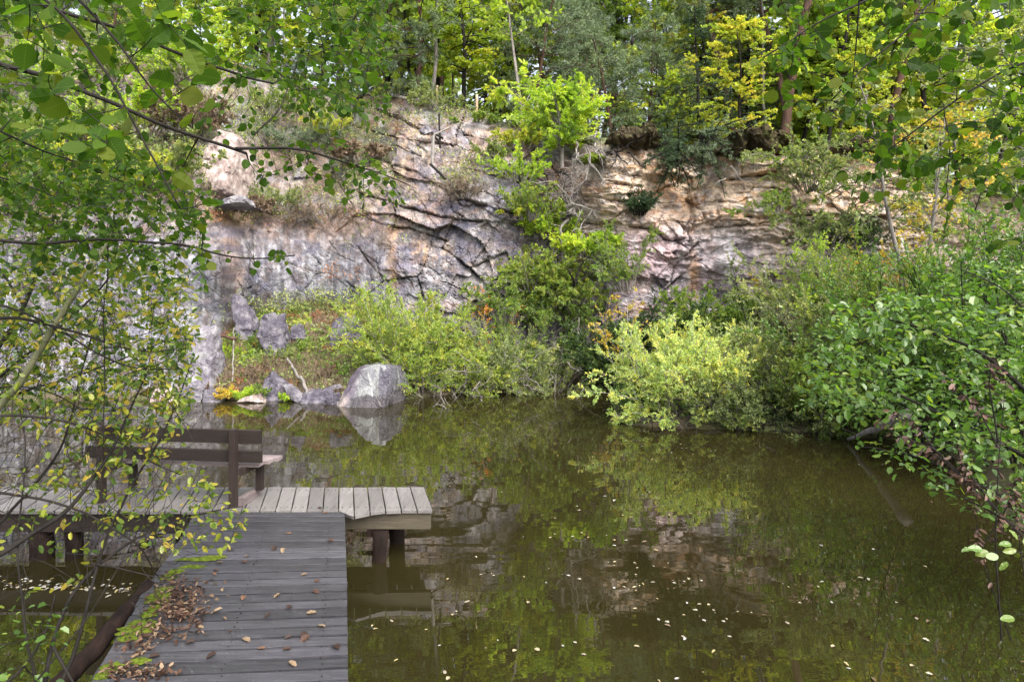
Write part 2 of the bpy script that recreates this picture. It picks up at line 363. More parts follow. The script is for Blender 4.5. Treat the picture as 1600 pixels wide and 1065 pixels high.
def leaf_arrays(tpl, Pp, D, Nn, S, width=1.0, rnd=None, rng=R):
    t, fc = TPL[tpl]; n = len(Pp)
    X = nrm(D); Z = Nn-np.sum(Nn*X, -1, keepdims=True)*X; Z = nrm(Z+1e-6); Y = np.cross(Z, X)*rng.uniform(.75, 1.12, (n, 1))
    S = np.broadcast_to(S, (n,))[:, None, None]
    curl = rng.uniform(-.8, 2.2, n)[:, None, None]
    V = Pp[:, None]+S*(t[None, :, 0:1]*X[:, None]+width*t[None, :, 1:2]*Y[:, None]+curl*t[None, :, 2:3]*Z[:, None])
    k = len(t); off = (np.arange(n)*k)[:, None]
    if isinstance(fc, np.ndarray):
        loops = (off[:, :, None]+fc[None]).reshape(-1); sizes = np.full(n*len(fc), fc.shape[1])
    else:
        loops = np.concatenate([(off+f[None]) for f in fc], 1).reshape(-1); sizes = np.tile([len(f) for f in fc], n)
    if rnd is None: rnd = rng.uniform(0, 1, n)
    return V.reshape(-1, 3), loops, sizes, np.repeat(rnd, k), np.tile(t, (n, 1))
def leaves_obj(name, mat, parent, *args, **kw):
    V, l, s, a, lc = leaf_arrays(*args, **kw)
    vec = {'lc': lc} if args[0] == 'round' else None
    me = mesh_np(V, l, s, {'rnd': a}, vecs=vec); me.materials.append(mat); me.name = name
    o = bpy.data.objects.new(name, me); link(o, parent); return o
def rv(rng, n): return nrm(rng.normal(size=(n, 3)))

# paths
def grow(P0, D, L, n=6, wob=.15, grav=0., rng=R, up=None):
    """N curved paths of n points each"""
    d = nrm(D).copy(); p = np.asarray(P0, float).copy(); out = [p.copy()]; st = (np.asarray(L)/(n-1)).reshape(-1, 1)
    for k in range(n-1):
        d = nrm(d+rng.normal(size=d.shape)*wob+np.array([0, 0, -grav]))
        p = p+d*st; out.append(p.copy())
    return np.stack(out, 1)
def sample(paths, k, t0, t1, rng):
    """k points on each path between t0 and t1, with tangents"""
    Nn, n, _ = paths.shape
    t = rng.uniform(t0, t1, (Nn, k))*(n-1); i = np.clip(np.floor(t).astype(int), 0, n-2); f = (t-i)[..., None]
    r = np.arange(Nn)[:, None]
    a = paths[r, i]; b = paths[r, i+1]
    return (a*(1-f)+b*f).reshape(-1, 3), nrm(b-a).reshape(-1, 3), (t/(n-1)).reshape(-1)
def side(T, ang, rng):
    q = rng.normal(size=T.shape); q = nrm(q-np.sum(q*T, -1, keepdims=True)*T)
    ang = rng.uniform(ang*.6, ang*1.3, len(T))[:, None]
    return nrm(T*np.cos(ang)+q*np.sin(ang))

def shrub(name, base, w, d, h, stems, twigs, leaves, size, mat, bark, label, cat='shrub', group=None, width=.4, tpl='oval', lean=(0, 0), seed=1,
          fan=.9, droop=.05, twl=.35, t0=.2, stemr=.018, upn=.6, gfun=None, colr=None):
    rng = np.random.default_rng(seed); size = size*.80; leaves = int(leaves*1.45)
    base = np.asarray(base, float)
    root = empty(name, base, label, cat, group)
    x = rng.uniform(-1, 1, stems); y = rng.uniform(-1, 1, stems)
    b = np.stack([x*w*.28, y*d*.28, np.zeros(stems)], 1)
    if gfun is not None: b[:, 2] = gfun(base[0]+b[:, 0], base[1]+b[:, 1])-base[2]-.05
    D = nrm(np.stack([x*w*.5*fan+rng.normal(size=stems)*.12*w+lean[0], y*d*.5*fan+rng.normal(size=stems)*.12*d+lean[1], h*rng.uniform(.75, 1.1, stems)], 1))
    L = h*rng.uniform(.6, 1.12, stems)*(1+.25*np.hypot(D[:, 0], D[:, 1]))
    sp = grow(b, D, L, 8, .10, droop, rng)
    p1, t1, tt = sample(sp, twigs, t0, 1, rng)
    l1 = twl*h*rng.uniform(.4, 1.1, len(p1))*(1.15-tt*.6)
    tp = grow(p1, nrm(side(t1, .75, rng)+[0, 0, .15]), l1, 4, .18, droop, rng)
    mb = MB()
    mb.tubes(sp, np.linspace(stemr, stemr*.25, 8)[None]*rng.uniform(.6, 1.2, (stems, 1)), 5)
    mb.tubes(tp, np.broadcast_to(np.linspace(stemr*.3, stemr*.1, 4)[None], (len(tp), 4)), 3)
    mb.build('branches', bark, root)
    p2, t2, _ = sample(tp, leaves, .05, 1, rng)
    D2 = side(t2, .9, rng); Nn = nrm(rv(rng, len(p2))+np.array([0, 0, upn])); S = size*rng.uniform(.6, 1.25, len(p2))
    cl = np.repeat(rng.normal(0, .16, len(p1)), leaves)        # whole twigs turn together
    rnd = np.clip(rng.uniform(.1, .9, len(p2))*.6+.2+cl, 0, 1)
    if colr is not None: rnd = np.clip(rnd+colr(p2+base), 0, 1)
    leaves_obj('foliage', mat, root, tpl, p2, D2, Nn, S, width, rnd, rng)
    return root

def tree(name, base, h, r, crown0, spread, limbs, twigs, leaves, size, mat, bark, label, cat='tree', group=None, tpl='oval', width=.6, seed=1, lean=(0, 0),
         droop=.03, up=.35, twl=.4, wob=.05, upn=.9, flat=1.0, colr=None, leaf0=.15):
    rng = np.random.default_rng(seed)
    base = np.asarray(base, float); root = empty(name, base, label, cat, group)
    tr = grow(np.zeros((1, 3)), np.array([[lean[0], lean[1], 1.]]), np.array([h]), 14, wob, 0, rng)
    if crown0 < .8:
        p1, t1, tt = sample(tr, limbs, crown0, .98, rng)
    ang = rng.uniform(0, 2*np.pi, len(p1))
    D = np.stack([np.cos(ang), np.sin(ang), np.full(len(p1), up)+rng.normal(size=len(p1))*.15], 1)
    prof = np.sin(np.clip((tt-crown0)/(1-crown0), 0, 1)*np.pi*.85+.35)
    L = spread*rng.uniform(.6, 1.15, len(p1))*np.clip(prof, .25, 1)
    lp = grow(p1, D, L, 7, .13, droop, rng)
    p2, t2, t2t = sample(lp, twigs, .2, 1, rng)
    D2 = side(t2, .8, rng); D2[:, 2] *= flat*.6; D2[:, 2] += .05
    tp = grow(p2, D2, twl*rng.uniform(.4, 1.1, len(p2)), 4, .15, droop*1.5, rng)
    mb = MB()
    mb.tubes(tr, np.linspace(r, r*.2, 14)[None], 8)
    mb.build('trunk', bark, root, True)
    mb = MB()
    rr = (r*.38*(1.1-tt))[:, None]
    mb.tubes(lp, rr*np.linspace(1, .25, 7)[None], 4)
    mb.tubes(tp, np.broadcast_to(np.linspace(r*.06, r*.03, 4)[None], (len(tp), 4)), 3)
    mb.build('limbs', bark, root)
    p3, t3, _ = sample(tp, leaves, leaf0, 1, rng)
    D3 = side(t3, .9, rng); Nn = nrm(rv(rng, len(p3))+np.array([0, 0, upn])); S = size*rng.uniform(.6, 1.25, len(p3))
    cl = np.repeat(np.repeat(rng.normal(0, .15, len(p1)), twigs)+rng.normal(0, .08, len(p2)), leaves)
    rnd = np.clip(rng.uniform(.1, .9, len(p3))*.6+.2+cl, 0, 1)
    if colr is not None: rnd = np.clip(rnd+colr(p3+base), 0, 1)
    leaves_obj('crown', mat, root, tpl, p3, D3, Nn, S, width, rnd, rng)
    return root

# ------------------------------------------------------------------ the quarry wall
CP = [(-250,620,15.5),(-250,300,17),(-250,60,24),(0,620,16.2),(0,450,16.8),(0,300,17.5),(0,200,20.5),(0,60,26),(150,620,16.3),(150,450,16.8),(150,320,17.6),
 (150,220,21),(150,60,27),(235,620,16.6),(260,600,17.0),(260,390,17.5),(335,590,17.1),(330,400,17.6),(300,310,18.5),(340,240,20),(365,160,21.5),(300,60,27),
 (375,520,19.3),(372,350,19.6),(450,500,19.8),(450,340,20.4),(550,490,19.6),(550,350,20.2),(430,290,21.8),(430,200,24.5),(430,120,27),(550,310,20.9),(550,240,22.5),(560,170,25),
 (620,500,19),(620,350,19.6),(620,250,21.2),(620,165,23.5),(720,520,18.7),(720,340,19.2),(720,270,19.7),(720,200,21.5),(720,165,23),
 (800,550,18.6),(800,340,18.9),(800,260,19.7),(800,200,21.3),(870,600,19.6),(870,400,20),(870,280,20.2),(870,220,21),
 (950,580,18.6),(950,420,18.7),(960,300,18.3),(960,225,18.3),(1030,560,18.6),(1030,400,18.7),(1030,300,19.2),(1030,235,19.5),
 (1070,450,19.2),(1085,300,19.3),(1090,240,19.6),(1150,600,18.2),(1150,450,18.3),(1150,340,18.1),(1180,300,18.0),(1180,240,18.1),
 (1300,600,17.5),(1300,400,17.8),(1300,300,17.9),(1300,230,18.2),(1500,650,16),(1500,400,16.8),(1500,300,17.2),(1700,650,14),(1700,400,15),(1700,320,15.5),(1900,650,12.5),(1900,350,14),
 (-250,680,15.3),(400,680,18.6),(800,680,18.2),(1200,680,17.6),(1900,690,12)]
CP = np.array(CP, float)
def tps_k(r2): return .5*r2*np.log(r2+1e-6)
def tps_fit(p, z, lam=.2):
    n = len(p); q = p/300.; r2 = ((q[:, None]-q[None])**2).sum(-1)
    A = np.zeros((n+3, n+3)); A[:n, :n] = tps_k(r2)+np.eye(n)*lam*.05; A[:n, n] = 1; A[:n, n+1:] = q; A[n, :n] = 1; A[n+1:, :n] = q.T
    return np.linalg.solve(A, np.concatenate([z, [0, 0, 0]]))
TW = tps_fit(CP[:, :2], CP[:, 2])
def YM(u, v):
    u = np.asarray(u, float); v = np.asarray(v, float); sh = np.broadcast(u, v).shape
    u = np.broadcast_to(u, sh).ravel()/300; v = np.broadcast_to(v, sh).ravel()/300; q = CP[:, :2]/300
    o = TW[-3]+TW[-2]*u+TW[-1]*v
    for i in range(len(q)): o = o+TW[i]*tps_k((u-q[i, 0])**2+(v-q[i, 1])**2)
    return o.reshape(sh)
TOPX = [-2000,-250,0,150,300,380,430,520,600,680,760,800,850,900,940,1000,1060,1100,1130,1240,1330,1420,1500,1600,1900,4000]
TOPV = [60,60,60,60,70,100,118,140,150,160,175,195,205,215,212,222,245,242,228,226,230,260,290,310,330,330]
def vtop(u): return np.interp(u, TOPX, TOPV)

CR = [ # broken edges of the wall: points in photo pixels, overhang, groove depth, reach above in px
 ([(560,335),(600,352),(640,356),(700,376)],.22,.14,26), ([(560,300),(620,320),(690,338),(735,345),(815,350)],.20,.16,22),
 ([(690,386),(735,418),(760,448)],.32,.25,40), ([(742,415),(790,395)],.18,.15,20), ([(690,386),(693,372),(705,350)],.1,.1,20),
 ([(585,170),(620,182),(660,205),(690,222)],.20,.15,24), ([(610,258),(650,268),(685,290),(712,305),(745,318),(775,328),(812,333)],.28,.18,34),
 ([(730,262),(770,272),(810,283)],.22,.15,25), ([(705,300),(720,322),(760,322)],.1,.12,20),
 ([(617,408),(640,440),(645,450)],.15,.16,20), ([(560,385),(580,415),(607,440)],.10,.10,16), ([(690,430),(700,415),(712,412)],.14,.14,18),
 ([(515,378),(530,400),(540,405)],.08,.10,14), ([(540,440),(560,455),(590,466)],.05,.10,10), ([(488,398),(500,412)],.06,.1,10),
 ([(344,400),(352,430),(362,455),(368,480)],.25,.20,18), ([(240,388),(300,392),(345,398)],.10,.08,14), 
 ([(985,352),(1020,356),(1045,375),(1068,372)],.30,.22,26), ([(1045,440),(1055,415),(1075,392),(1090,380)],.35,.30,40), ([(1040,452),(1068,425),(1085,400)],.25,.25,22),
 ([(1075,310),(1090,320),(1098,345),(1125,357)],.25,.20,24), ([(1120,355),(1150,352),(1190,348),(1250,338)],.20,.12,30),
 ([(1120,285),(1160,276),(1225,270)],.40,.22,30), ([(1100,315),(1150,316),(1165,310),(1220,303)],.16,.12,22), ([(1165,337),(1200,340),(1250,336),(1330,338)],.28,.20,22),
 ([(1145,303),(1180,300),(1215,300)],.12,.10,16), ([(1290,335),(1380,338),(1440,350)],.28,.2,26), ([(1330,360),(1400,358),(1480,362),(1530,358)],.3,.2,30),
 ([(900,285),(950,283),(1000,292)],.18,.12,20), ([(960,270),(1000,276)],.12,.1,14), ([(905,305),(960,312),(1010,322)],.12,.1,20),
 ([(1000,272),(1005,240),(1008,222)],.05,.15,10), ([(1080,300),(1082,345),(1075,380)],.05,.14,10), ([(1100,420),(1112,440),(1120,455)],.05,.12,10),
 ([(940,420),(945,455),(943,480)],.05,.1,10), ([(870,480),(900,500),(905,520)],.2,.15,20), ([(1060,345),(1075,362),(1078,380)],.2,.2,14),
 ([(0,330),(60,345),(140,350),(230,372)],.3,.15,30), ([(60,420),(120,440),(170,470)],.1,.1,18), ([(20,500),(80,515),(130,530)],.12,.1,18), ([(150,380),(158,420),(150,470)],.06,.12,12),
 ([(340,320),(372,330),(395,318)],.5,.3,22), ([(345,275),(375,282),(380,262)],.3,.2,24), ([(310,160),(350,200),(375,215)],.2,.15,22),
 ([(625,210),(648,225),(668,238)],.12,.12,14), ([(640,195),(680,200)],.1,.1,14), ([(700,300),(708,330),(735,345)],.08,.1,14),
 ([(655,245),(640,235),(650,225)],.1,.1,14),([(770,230),(800,235),(815,243)],.2,.12,18),([(725,210),(765,220)],.15,.1,16)]
def segdist(u, v, pl):
    """distance to a polyline and whether the point is above it"""
    best = np.full(u.shape, 1e9); sg = np.zeros(u.shape)
    for (x0, y0), (x1, y1) in zip(pl[:-1], pl[1:]):
        dx, dy = x1-x0, y1-y0; l2 = dx*dx+dy*dy
        t = np.clip(((u-x0)*dx+(v-y0)*dy)/l2, 0, 1)
        ex = u-(x0+t*dx); ey = v-(y0+t*dy); d = np.hypot(ex, ey)
        cr = (dx*(v-y0)-dy*(u-x0))*(1 if dx >= 0 else -1)
        end = np.where((((u-x0)*dx+(v-y0)*dy)/l2 < 0) | (((u-x0)*dx+(v-y0)*dy)/l2 > 1), 1, 0)
        m = d < best; best = np.where(m, d, best); sg = np.where(m, np.where(end > 0, 0, -np.sign(cr)), sg)
    return best, sg
def gauss(u, v, cu, cv, su, sv): return np.exp(-((u-cu)/su)**2-((v-cv)/sv)**2)
def build_cliff():
    us = np.arange(-250, 1902, 1.8); nr = 320
    s = np.linspace(0, 1, nr); U = np.repeat(us[None], nr, 0); VT = vtop(us)+6*(fbm(us/25., us*0, 5, 3)-.5)*2
    V = VT[None]+s[:, None]*(690-VT[None])
    Y = YM(U, V)
    wu = (fbm(U/40., V/40., 21, 5)-.5)*15; wv = (fbm(U/40., V/40., 22, 5)-.5)*15; ju = (fbm(U/9., V/9., 23, 3)-.5)*4; jv = (fbm(U/9., V/9., 24, 3)-.5)*4; brk = .25+.75*sstep(.38, .58, fbm(U/22., V/22., 25, 3))
    Uw = U+wu; Vw = V+wv
    right = sstep(880, 960, U)*(1-sstep(400, 470, V)*.7); left = 1-sstep(560, 640, U)
    dY = np.zeros_like(U)
    # angular blocks, three sizes; long flat beds on the right, leaning joints in the middle
    ca, sa = math.cos(-.30), math.sin(-.30)
    Ur = Uw*ca-Vw*sa; Vr = Uw*sa+Vw*ca
    for k, (sx, sy, amp, til) in enumerate([(85, 70, .30, .42), (38, 32, .10, .17), (15, 13, .03, .06), (6.5, 5.2, .02, .04)]):
        f1, f2, cx, cy, ci, cj = vor(Ur/sx, Vr/sy, 31+k*7)
        a = amp*(h2(ci, cj, 3+k)-.5)+til*((Ur/sx-cx)*(h2(ci, cj, 5+k)-.5)+(Vr/sy-cy)*(h2(ci, cj, 6+k)-.5))
        g = (1-sstep(0, .045, f2-f1))*amp*.45
        g = g*(h2(ci, cj, 9+k) > .55)
        f1, f2, cx, cy, ci, cj = vor(Uw/(sx*2.1), Vw/(sy*.62), 41+k*7)
        b = amp*.9*(h2(ci, cj, 3+k)-.5)+til*((Uw/(sx*2.1)-cx)*(h2(ci, cj, 5+k)-.5)-(Vw/(sy*.62)-cy)*.4*h2(ci, cj, 6+k))
        wl = (1-left*sstep(330, 380, V)*(.80, .78, .70, .4)[k])
        dY += (a+g)*(1-right)*wl+b*right*(.34, .14, .06, .1)[k]+(a+g)*right*.4
    # weathered hollows on the right
    dY += right*(.75*(fbm(Uw/75., Vw/26., 51, 4)-.5)+.30*np.abs(fbm(Uw/50., Vw/14., 52, 4)-.5))
    dY += .30*(fbm(U/70., V/70., 61, 3)-.5)+.06*(1-.6*left)*(fbm(U/12., V/12., 62, 4)-.5)+.10*left*(fbm(U/14., V/60., 64, 4)-.5)+.04*(1-.5*left)*(np.abs(fbm(U/7., V/7., 63, 4)-.5))
    # slab on the left that stands out from the wall
    for pl, ov, gr, reach in CR:
        x0 = min(p[0] for p in pl)-70; x1 = max(p[0] for p in pl)+70
        c0 = np.searchsorted(us, x0); c1 = np.searchsorted(us, x1)
        uu = U[:, c0:c1]+wu[:, c0:c1]*.22+ju[:, c0:c1]; vv = V[:, c0:c1]+wv[:, c0:c1]*.22+jv[:, c0:c1]
        d, sg = segdist(uu, vv, pl)
        up = np.where(sg > 0, np.clip(1-d/(reach*1.9), 0, 1), 0); dn = np.where(sg < 0, np.clip(1-d/reach, 0, 1), 0)
        dY[:, c0:c1] += (-ov*.58*up+ov*.20*dn+gr*.9*np.exp(-(d/1.5)**2))*brk[:, c0:c1]
    # step back right of the pale slab at photo column 345
    dY += .9*sstep(345, 352, U+ (V-450)*.10)*gauss(U, V, 365, 440, 22, 90)
    Yt = Y+dY
    X = (U-800)/F*Y+0*dY; Z = CZ+(H0-V)/F*Y
    # ---- colour of the stone itself
    lil = np.array((.33, .32, .345)); grey = np.array((.44, .43, .455)); tan = np.array((.54, .43, .32)); pink = np.array((.50, .345, .29)); ora = np.array((.47, .28, .15))
    dark = np.array((.13, .115, .135)); moss = np.array((.10, .12, .035)); cream = np.array((.62, .54, .43)); soil = np.array((.13, .09, .06)); pur = np.array((.36, .26, .29))
    n1 = fbm(Uw/45., Vw/45., 71, 4); n2 = fbm(Uw/18., Vw/18., 72, 4); n3 = fbm(Uw/80., Vw/30., 73, 4); stk = fbm(U/7., V/90., 74, 4); stk2 = fbm(U/22., V/130., 75, 3)
    def lay(c, col, w): w = np.clip(w, 0, 1)[..., None]; return c*(1-w)+col*w
    c = np.zeros(U.shape+(3,))+np.array((.41, .355, .325))
    c = lay(c, lil, sstep(.40, .6, n1))
    c = lay(c, grey, sstep(.48, .62, n2)*.6)
    c = lay(c, pink, sstep(.53, .66, n3)*.75)
    c = lay(c, tan, np.clip(gauss(U, V, 640, 250, 110, 70)*1.1, 0, 1)*sstep(.35, .6, n2)*.95)
    c = lay(c, pink, gauss(U, V, 640, 330, 120, 45)*sstep(.4, .6, n1)*.9)
    c = lay(c, lil, gauss(U, V, 770, 320, 70, 50)*sstep(.35, .5, n2))
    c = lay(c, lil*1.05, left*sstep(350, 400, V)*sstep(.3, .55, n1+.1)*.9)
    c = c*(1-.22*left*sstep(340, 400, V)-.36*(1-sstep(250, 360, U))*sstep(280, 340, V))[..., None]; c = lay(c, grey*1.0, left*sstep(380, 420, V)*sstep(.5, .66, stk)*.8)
    c = lay(c, grey*.95, gauss(U, V, 295, 470, 50, 90)*.8)
    c = lay(c, tan, sstep(860, 960, U)*(1-sstep(345, 385, V))*(.65+.5*n1))
    c = lay(c, tan*1.08, sstep(1080, 1150, U)*(1-sstep(350, 380, V))*.8*sstep(.3, .5, n2))
    c = lay(c, ora, sstep(880, 940, U)*(1-sstep(330, 370, V))*sstep(.50, .66, fbm(Uw/40., Vw/10., 77, 4))*.75)
    c = lay(c, pur*1.12, gauss(U, V, 1010, 400, 70, 60)*.8)
    c = lay(c, np.array((.53, .43, .46)), gauss(U, V, 1160, 420, 70, 55)*.95)
    c = lay(c, np.array((.60, .57, .60)), gauss(U, V, 1135, 385, 22, 40)*sstep(.4, .6, stk2)*1.1)
    c = lay(c, tan, gauss(U, V, 1240, 400, 50, 50)*.8)
    c = lay(c, ora*1.1, gauss(U, V, 1083, 430, 9, 35)*.9)
    c = lay(c, np.array((.50, .42, .50)), gauss(U, V, 945, 440, 30, 50)*sstep(.35, .6, stk)*1.0)
    c = lay(c, pur*.8, sstep(480, 560, V)*sstep(1120, 1180, U)*.8)
    c = lay(c, tan*.92, sstep(1350, 1420, U)*.8)
    c = lay(c, ora*1.2, np.clip(gauss(U, V, 615, 400, 10, 70)+gauss(U, V, 665, 395, 30, 22), 0, 1)*sstep(.35, .6, stk)*.85)
    c = lay(c, cream, gauss(U, V, 362, 255, 26, 60)*.9); c = lay(c, cream, gauss(U, V, 365, 312, 30, 9)); c = lay(c, ora*1.25, gauss(U, V, 350, 340, 40, 12)*.8)
    c = lay(c, pink*1.1, gauss(U, V, 355, 420, 10, 60)*.9)
    # dark run-off stripes and black lichen
    c = lay(c, dark, sstep(.50, .66, fbm(U/9., V/110., 81, 4))*sstep(330, 380, V)*.6*(1-right)); c = lay(c, np.array((.62, .61, .62)), sstep(.56, .68, fbm(U/6., V/120., 82, 4))*sstep(340, 400, V)*left*.6)
    c = lay(c, dark*1.5, sstep(.60, .72, stk2)*sstep(340, 400, V)*.45)
    c = lay(c, np.array((.20, .19, .26)), sstep(.57, .68, fbm(Uw/26., Vw/14., 79, 4))*.6*(1-right))
    c = lay(c, np.array((.56, .54, .55)), sstep(.60, .70, fbm(Uw/9., Vw/9., 80, 3))*.5)
    # turf and soil at the brink, vegetated slope on the upper left
    veg = (1-sstep(600, 660, U))*(1-sstep(280, 335, V+30*(n1-.5)*2))*(1-np.clip(gauss(U, V, 362, 250, 40, 110)*1.5, 0, 1))
    c = lay(c, soil*(.8+n2[..., None]*.8), veg*sstep(.38, .52, n2)*.85); c = lay(c, moss, veg*sstep(.5, .6, n1)*.8)
    rim = 1-sstep(4, 18, (V-VT[None])+14*(n2-.5)); c = lay(c, soil*.7, rim); c = lay(c, moss, rim*sstep(.45, .6, n1))
    # iron, soot and lichen patches
    c = lay(c, np.array((.15, .15, .21)), sstep(.52, .62, fbm(Uw/20., Vw/16., 91, 5))*(.25+.55*gauss(U, V, 740, 350, 130, 90))*(1-.7*right))
    c = lay(c, np.array((.22, .13, .08)), sstep(.55, .66, fbm(Uw/16., Vw/10., 92, 5))*(.30+.4*gauss(U, V, 680, 210, 120, 50))*(1-.6*right))
    c = lay(c, dark, sstep(.60, .70, fbm(Uw/8., Vw/5., 93, 4))*.45)
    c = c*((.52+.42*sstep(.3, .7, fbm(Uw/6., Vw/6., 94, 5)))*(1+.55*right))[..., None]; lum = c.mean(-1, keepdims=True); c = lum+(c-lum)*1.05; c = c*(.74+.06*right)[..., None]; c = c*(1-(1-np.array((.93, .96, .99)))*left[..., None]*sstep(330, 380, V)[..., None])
    # rows that turn back on to the plateau
    back = []
    for i, (dy, dz) in enumerate([(3.0, -.15), (1.6, .02), (.7, .03)]):
        back.append((X[0]*(1+dy/Yt[0]), Yt[0]+dy, Z[0]+dz))
    X = np.vstack([b[0] for b in back]+[X]); Yt = np.vstack([b[1] for b in back]+[Yt]); Z = np.vstack([b[2] for b in back]+[Z])
    c = np.concatenate([np.repeat(c[:1], 3, 0)*0+soil, c], 0)
    n, m = X.shape
    idx = np.arange(n*m).reshape(n, m)
    fc = np.stack([idx[:-1, :-1], idx[1:, :-1], idx[1:, 1:], idx[:-1, 1:]], -1).reshape(-1, 4)
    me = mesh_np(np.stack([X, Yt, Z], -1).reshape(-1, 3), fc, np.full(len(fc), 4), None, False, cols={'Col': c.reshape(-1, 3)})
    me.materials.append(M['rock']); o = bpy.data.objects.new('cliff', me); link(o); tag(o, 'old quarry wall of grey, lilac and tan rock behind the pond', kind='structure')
    return us, Z[3], Yt[3]
cu, cztop, cytop = build_cliff()
def ztop(u): return np.interp(u, cu, cztop)
def ytop(u): return np.interp(u, cu, cytop)
def onc(u, v, off=0.0):
    Y = float(YM(np.array(u), np.array(v)))-off; return P(u, v, Y)

# ------------------------------------------------------------------ ground, water
SH = np.array([(-5.2, 3.6), (-6.5, 6), (-9, 9), (-14, 13), (-17, 15.4), (-12, 16.0), (-8.2, 16.3), (-5, 16.2), (-3.6, 15.9), (-2.6, 16.3), (-1.2, 17.2), (1.2, 17.4), (1.9, 18.3),
               (2.5, 18.0), (2.3, 15.2), (2.0, 13.9), (3.0, 13.3), (4.6, 13.2), (6.0, 12.9), (7.3, 12.2), (7.2, 10.5), (6.2, 8.6), (5.6, 7), (5.2, 5), (4.2, 3.7), (1.5, 3.1), (-1.5, 3.0), (-3.6, 3.1)])
def shore_dist(x, y):
    """> 0 outside the pond"""
    d = np.full(x.shape, 1e9); ins = np.zeros(x.shape, bool); n = len(SH)
    for i in range(n):
        a = SH[i]; b = SH[(i+1) % n]; e = b-a; t = np.clip(((x-a[0])*e[0]+(y-a[1])*e[1])/(e@e), 0, 1)
        d = np.minimum(d, np.hypot(x-a[0]-t*e[0], y-a[1]-t*e[1]))
        c = ((a[1] > y) != (b[1] > y)) & (x < (b[0]-a[0])*(y-a[1])/((b[1]-a[1]) or 1e-9)+a[0])
        ins ^= c
    return np.where(ins, -d, d)
def gz(x, y):
    x = np.atleast_1d(np.asarray(x, float)); y = np.atleast_1d(np.asarray(y, float))
    d = shore_dist(x, y)
    low = np.where(d < 0, np.maximum(-1.4, d*.8), .03+.55*np.minimum(d, 4)+.12*np.clip(d-4, 0, 20))+.12*(fbm(x*1.3, y*1.3, 3, 3)-.5)*np.clip(d+.3, 0, 1)
    u = 800+F*x/np.maximum(y, 6)
    far = ztop(u)-.25+.035*np.clip(y-ytop(u), 0, 60)+.5*(fbm(x*.2, y*.2, 9, 3)-.5)*sstep(0, 4, y-ytop(u))
    w = sstep(.4, 1.1, y-ytop(np.clip(u, -250, 1900)))*(y > 9)
    return low*(1-w)+far*w
a = np.linspace(-1, 1, 420); gx = 10*a+190*np.sign(a)*np.abs(a)**4
b = np.linspace(-1, 1, 420); gy = 13+12*b+200*np.sign(b)*np.abs(b)**4
GX, GY = np.meshgrid(gx, gy); GZ = gz(GX.ravel(), GY.ravel()).reshape(GX.shape)
idx = np.arange(GX.size).reshape(GX.shape)
fc = np.stack([idx[:-1, :-1], idx[:-1, 1:], idx[1:, 1:], idx[1:, :-1]], -1).reshape(-1, 4)
me = mesh_np(np.stack([GX, GY, GZ], -1).reshape(-1, 3), fc, np.full(len(fc), 4), smooth=True); me.materials.append(M['ground'])
tag(link(bpy.data.objects.new('ground', me)), 'leaf strewn bank and forest floor', kind='structure')
me = mesh_np([(-26, 2, 0), (14, 2, 0), (14, 20, 0), (-26, 20, 0)], [0, 1, 2, 3], [4]); me.materials.append(M['water'])
tag(link(bpy.data.objects.new('water', me)), 'still brown pond water reflecting the wall and bushes', kind='structure')

# ------------------------------------------------------------------ jetty
DZ = .54; SK = -.2465
jr = empty('jetty', (-2.6, 5.0, 0), 'grey plank jetty on log piles, its boards strewn with leaves', 'jetty')
def plank(mb, cor, z1, th, rnd, tw=0., b_=.004, along=0):
    c4 = np.array(cor, float); m = c4.mean(0); top = m+(c4-m)*(1-b_/np.maximum(np.abs(c4-m).min(0), .02))
    V = np.concatenate([np.c_[c4, np.full(4, z1-th)], np.c_[c4, np.full(4, z1-b_)], np.c_[top, z1+np.array([-tw, tw, tw, -tw])]])
    lc = V-np.array([*m, 0]); lc = lc[:, [1, 0, 2]] if along else lc
    mb.add(V, [(3, 2, 1, 0), (8, 9, 10, 11)]+[(i, (i+1) % 4, 4+(i+1) % 4, 4+i) for i in range(4)]+[(4+i, 4+(i+1) % 4, 8+(i+1) % 4, 8+i) for i in range(4)], rnd, lc+R.uniform(0, 9, 3)*[1, 1, 0])
mb = MB(); rng = np.random.default_rng(5); y = 1.6; pitch = .130
while y < 7.13:
    tilt = .075*(1-sstep(5.2, 7.1, y))
    xl = -2.57+SK*(y-4.17)+rng.normal()*.008; xr = -1.016+SK*(y-4.17)
    hw = (pitch-.017+rng.normal()*.0015)/2
    cor = [(xl-SK*hw, y-hw-tilt*.78), (xr-SK*hw+rng.normal()*.002, y-hw+tilt*.78), (xr+SK*hw, y+hw+tilt*.78), (xl+SK*hw, y+hw-tilt*.78)]
    plank(mb, cor, DZ-.001+rng.normal()*.0015, .034, rng.uniform(.05, .95), rng.normal()*.0015); y += pitch
mb.build('walkway_boards', M['deck'], jr)
mb = MB(); k = 0; x = -.83-.082
while x > -6.6:
    front = 7.16
    px = 800+F*x/7.2
    ex = lambda xx: float(np.interp(xx, [-1.78, -1.70, -1.60, -1.50, -1.38, -1.22], [.24, .19, .125, .07, .02, .0])) if xx > -1.79 else .02
    j0 = rng.normal()*.003; y1 = 7.92+rng.normal()*.005; xa = x-.0755; xb = x+.0755; ya = front-ex(xa)+j0; yb = front-ex(xb)+j0
    plank(mb, [(xa+SK*(ya-7.16), ya), (xb+SK*(yb-7.16), yb), (xb+SK*(y1-7.16), y1), (xa+SK*(y1-7.16), y1)], DZ+.008+rng.normal()*.0015, .036, rng.uniform(.2, .9), rng.normal()*.001, .004, 1); x -= .165
mb.build('platform_boards', M['deck_pale'], jr)
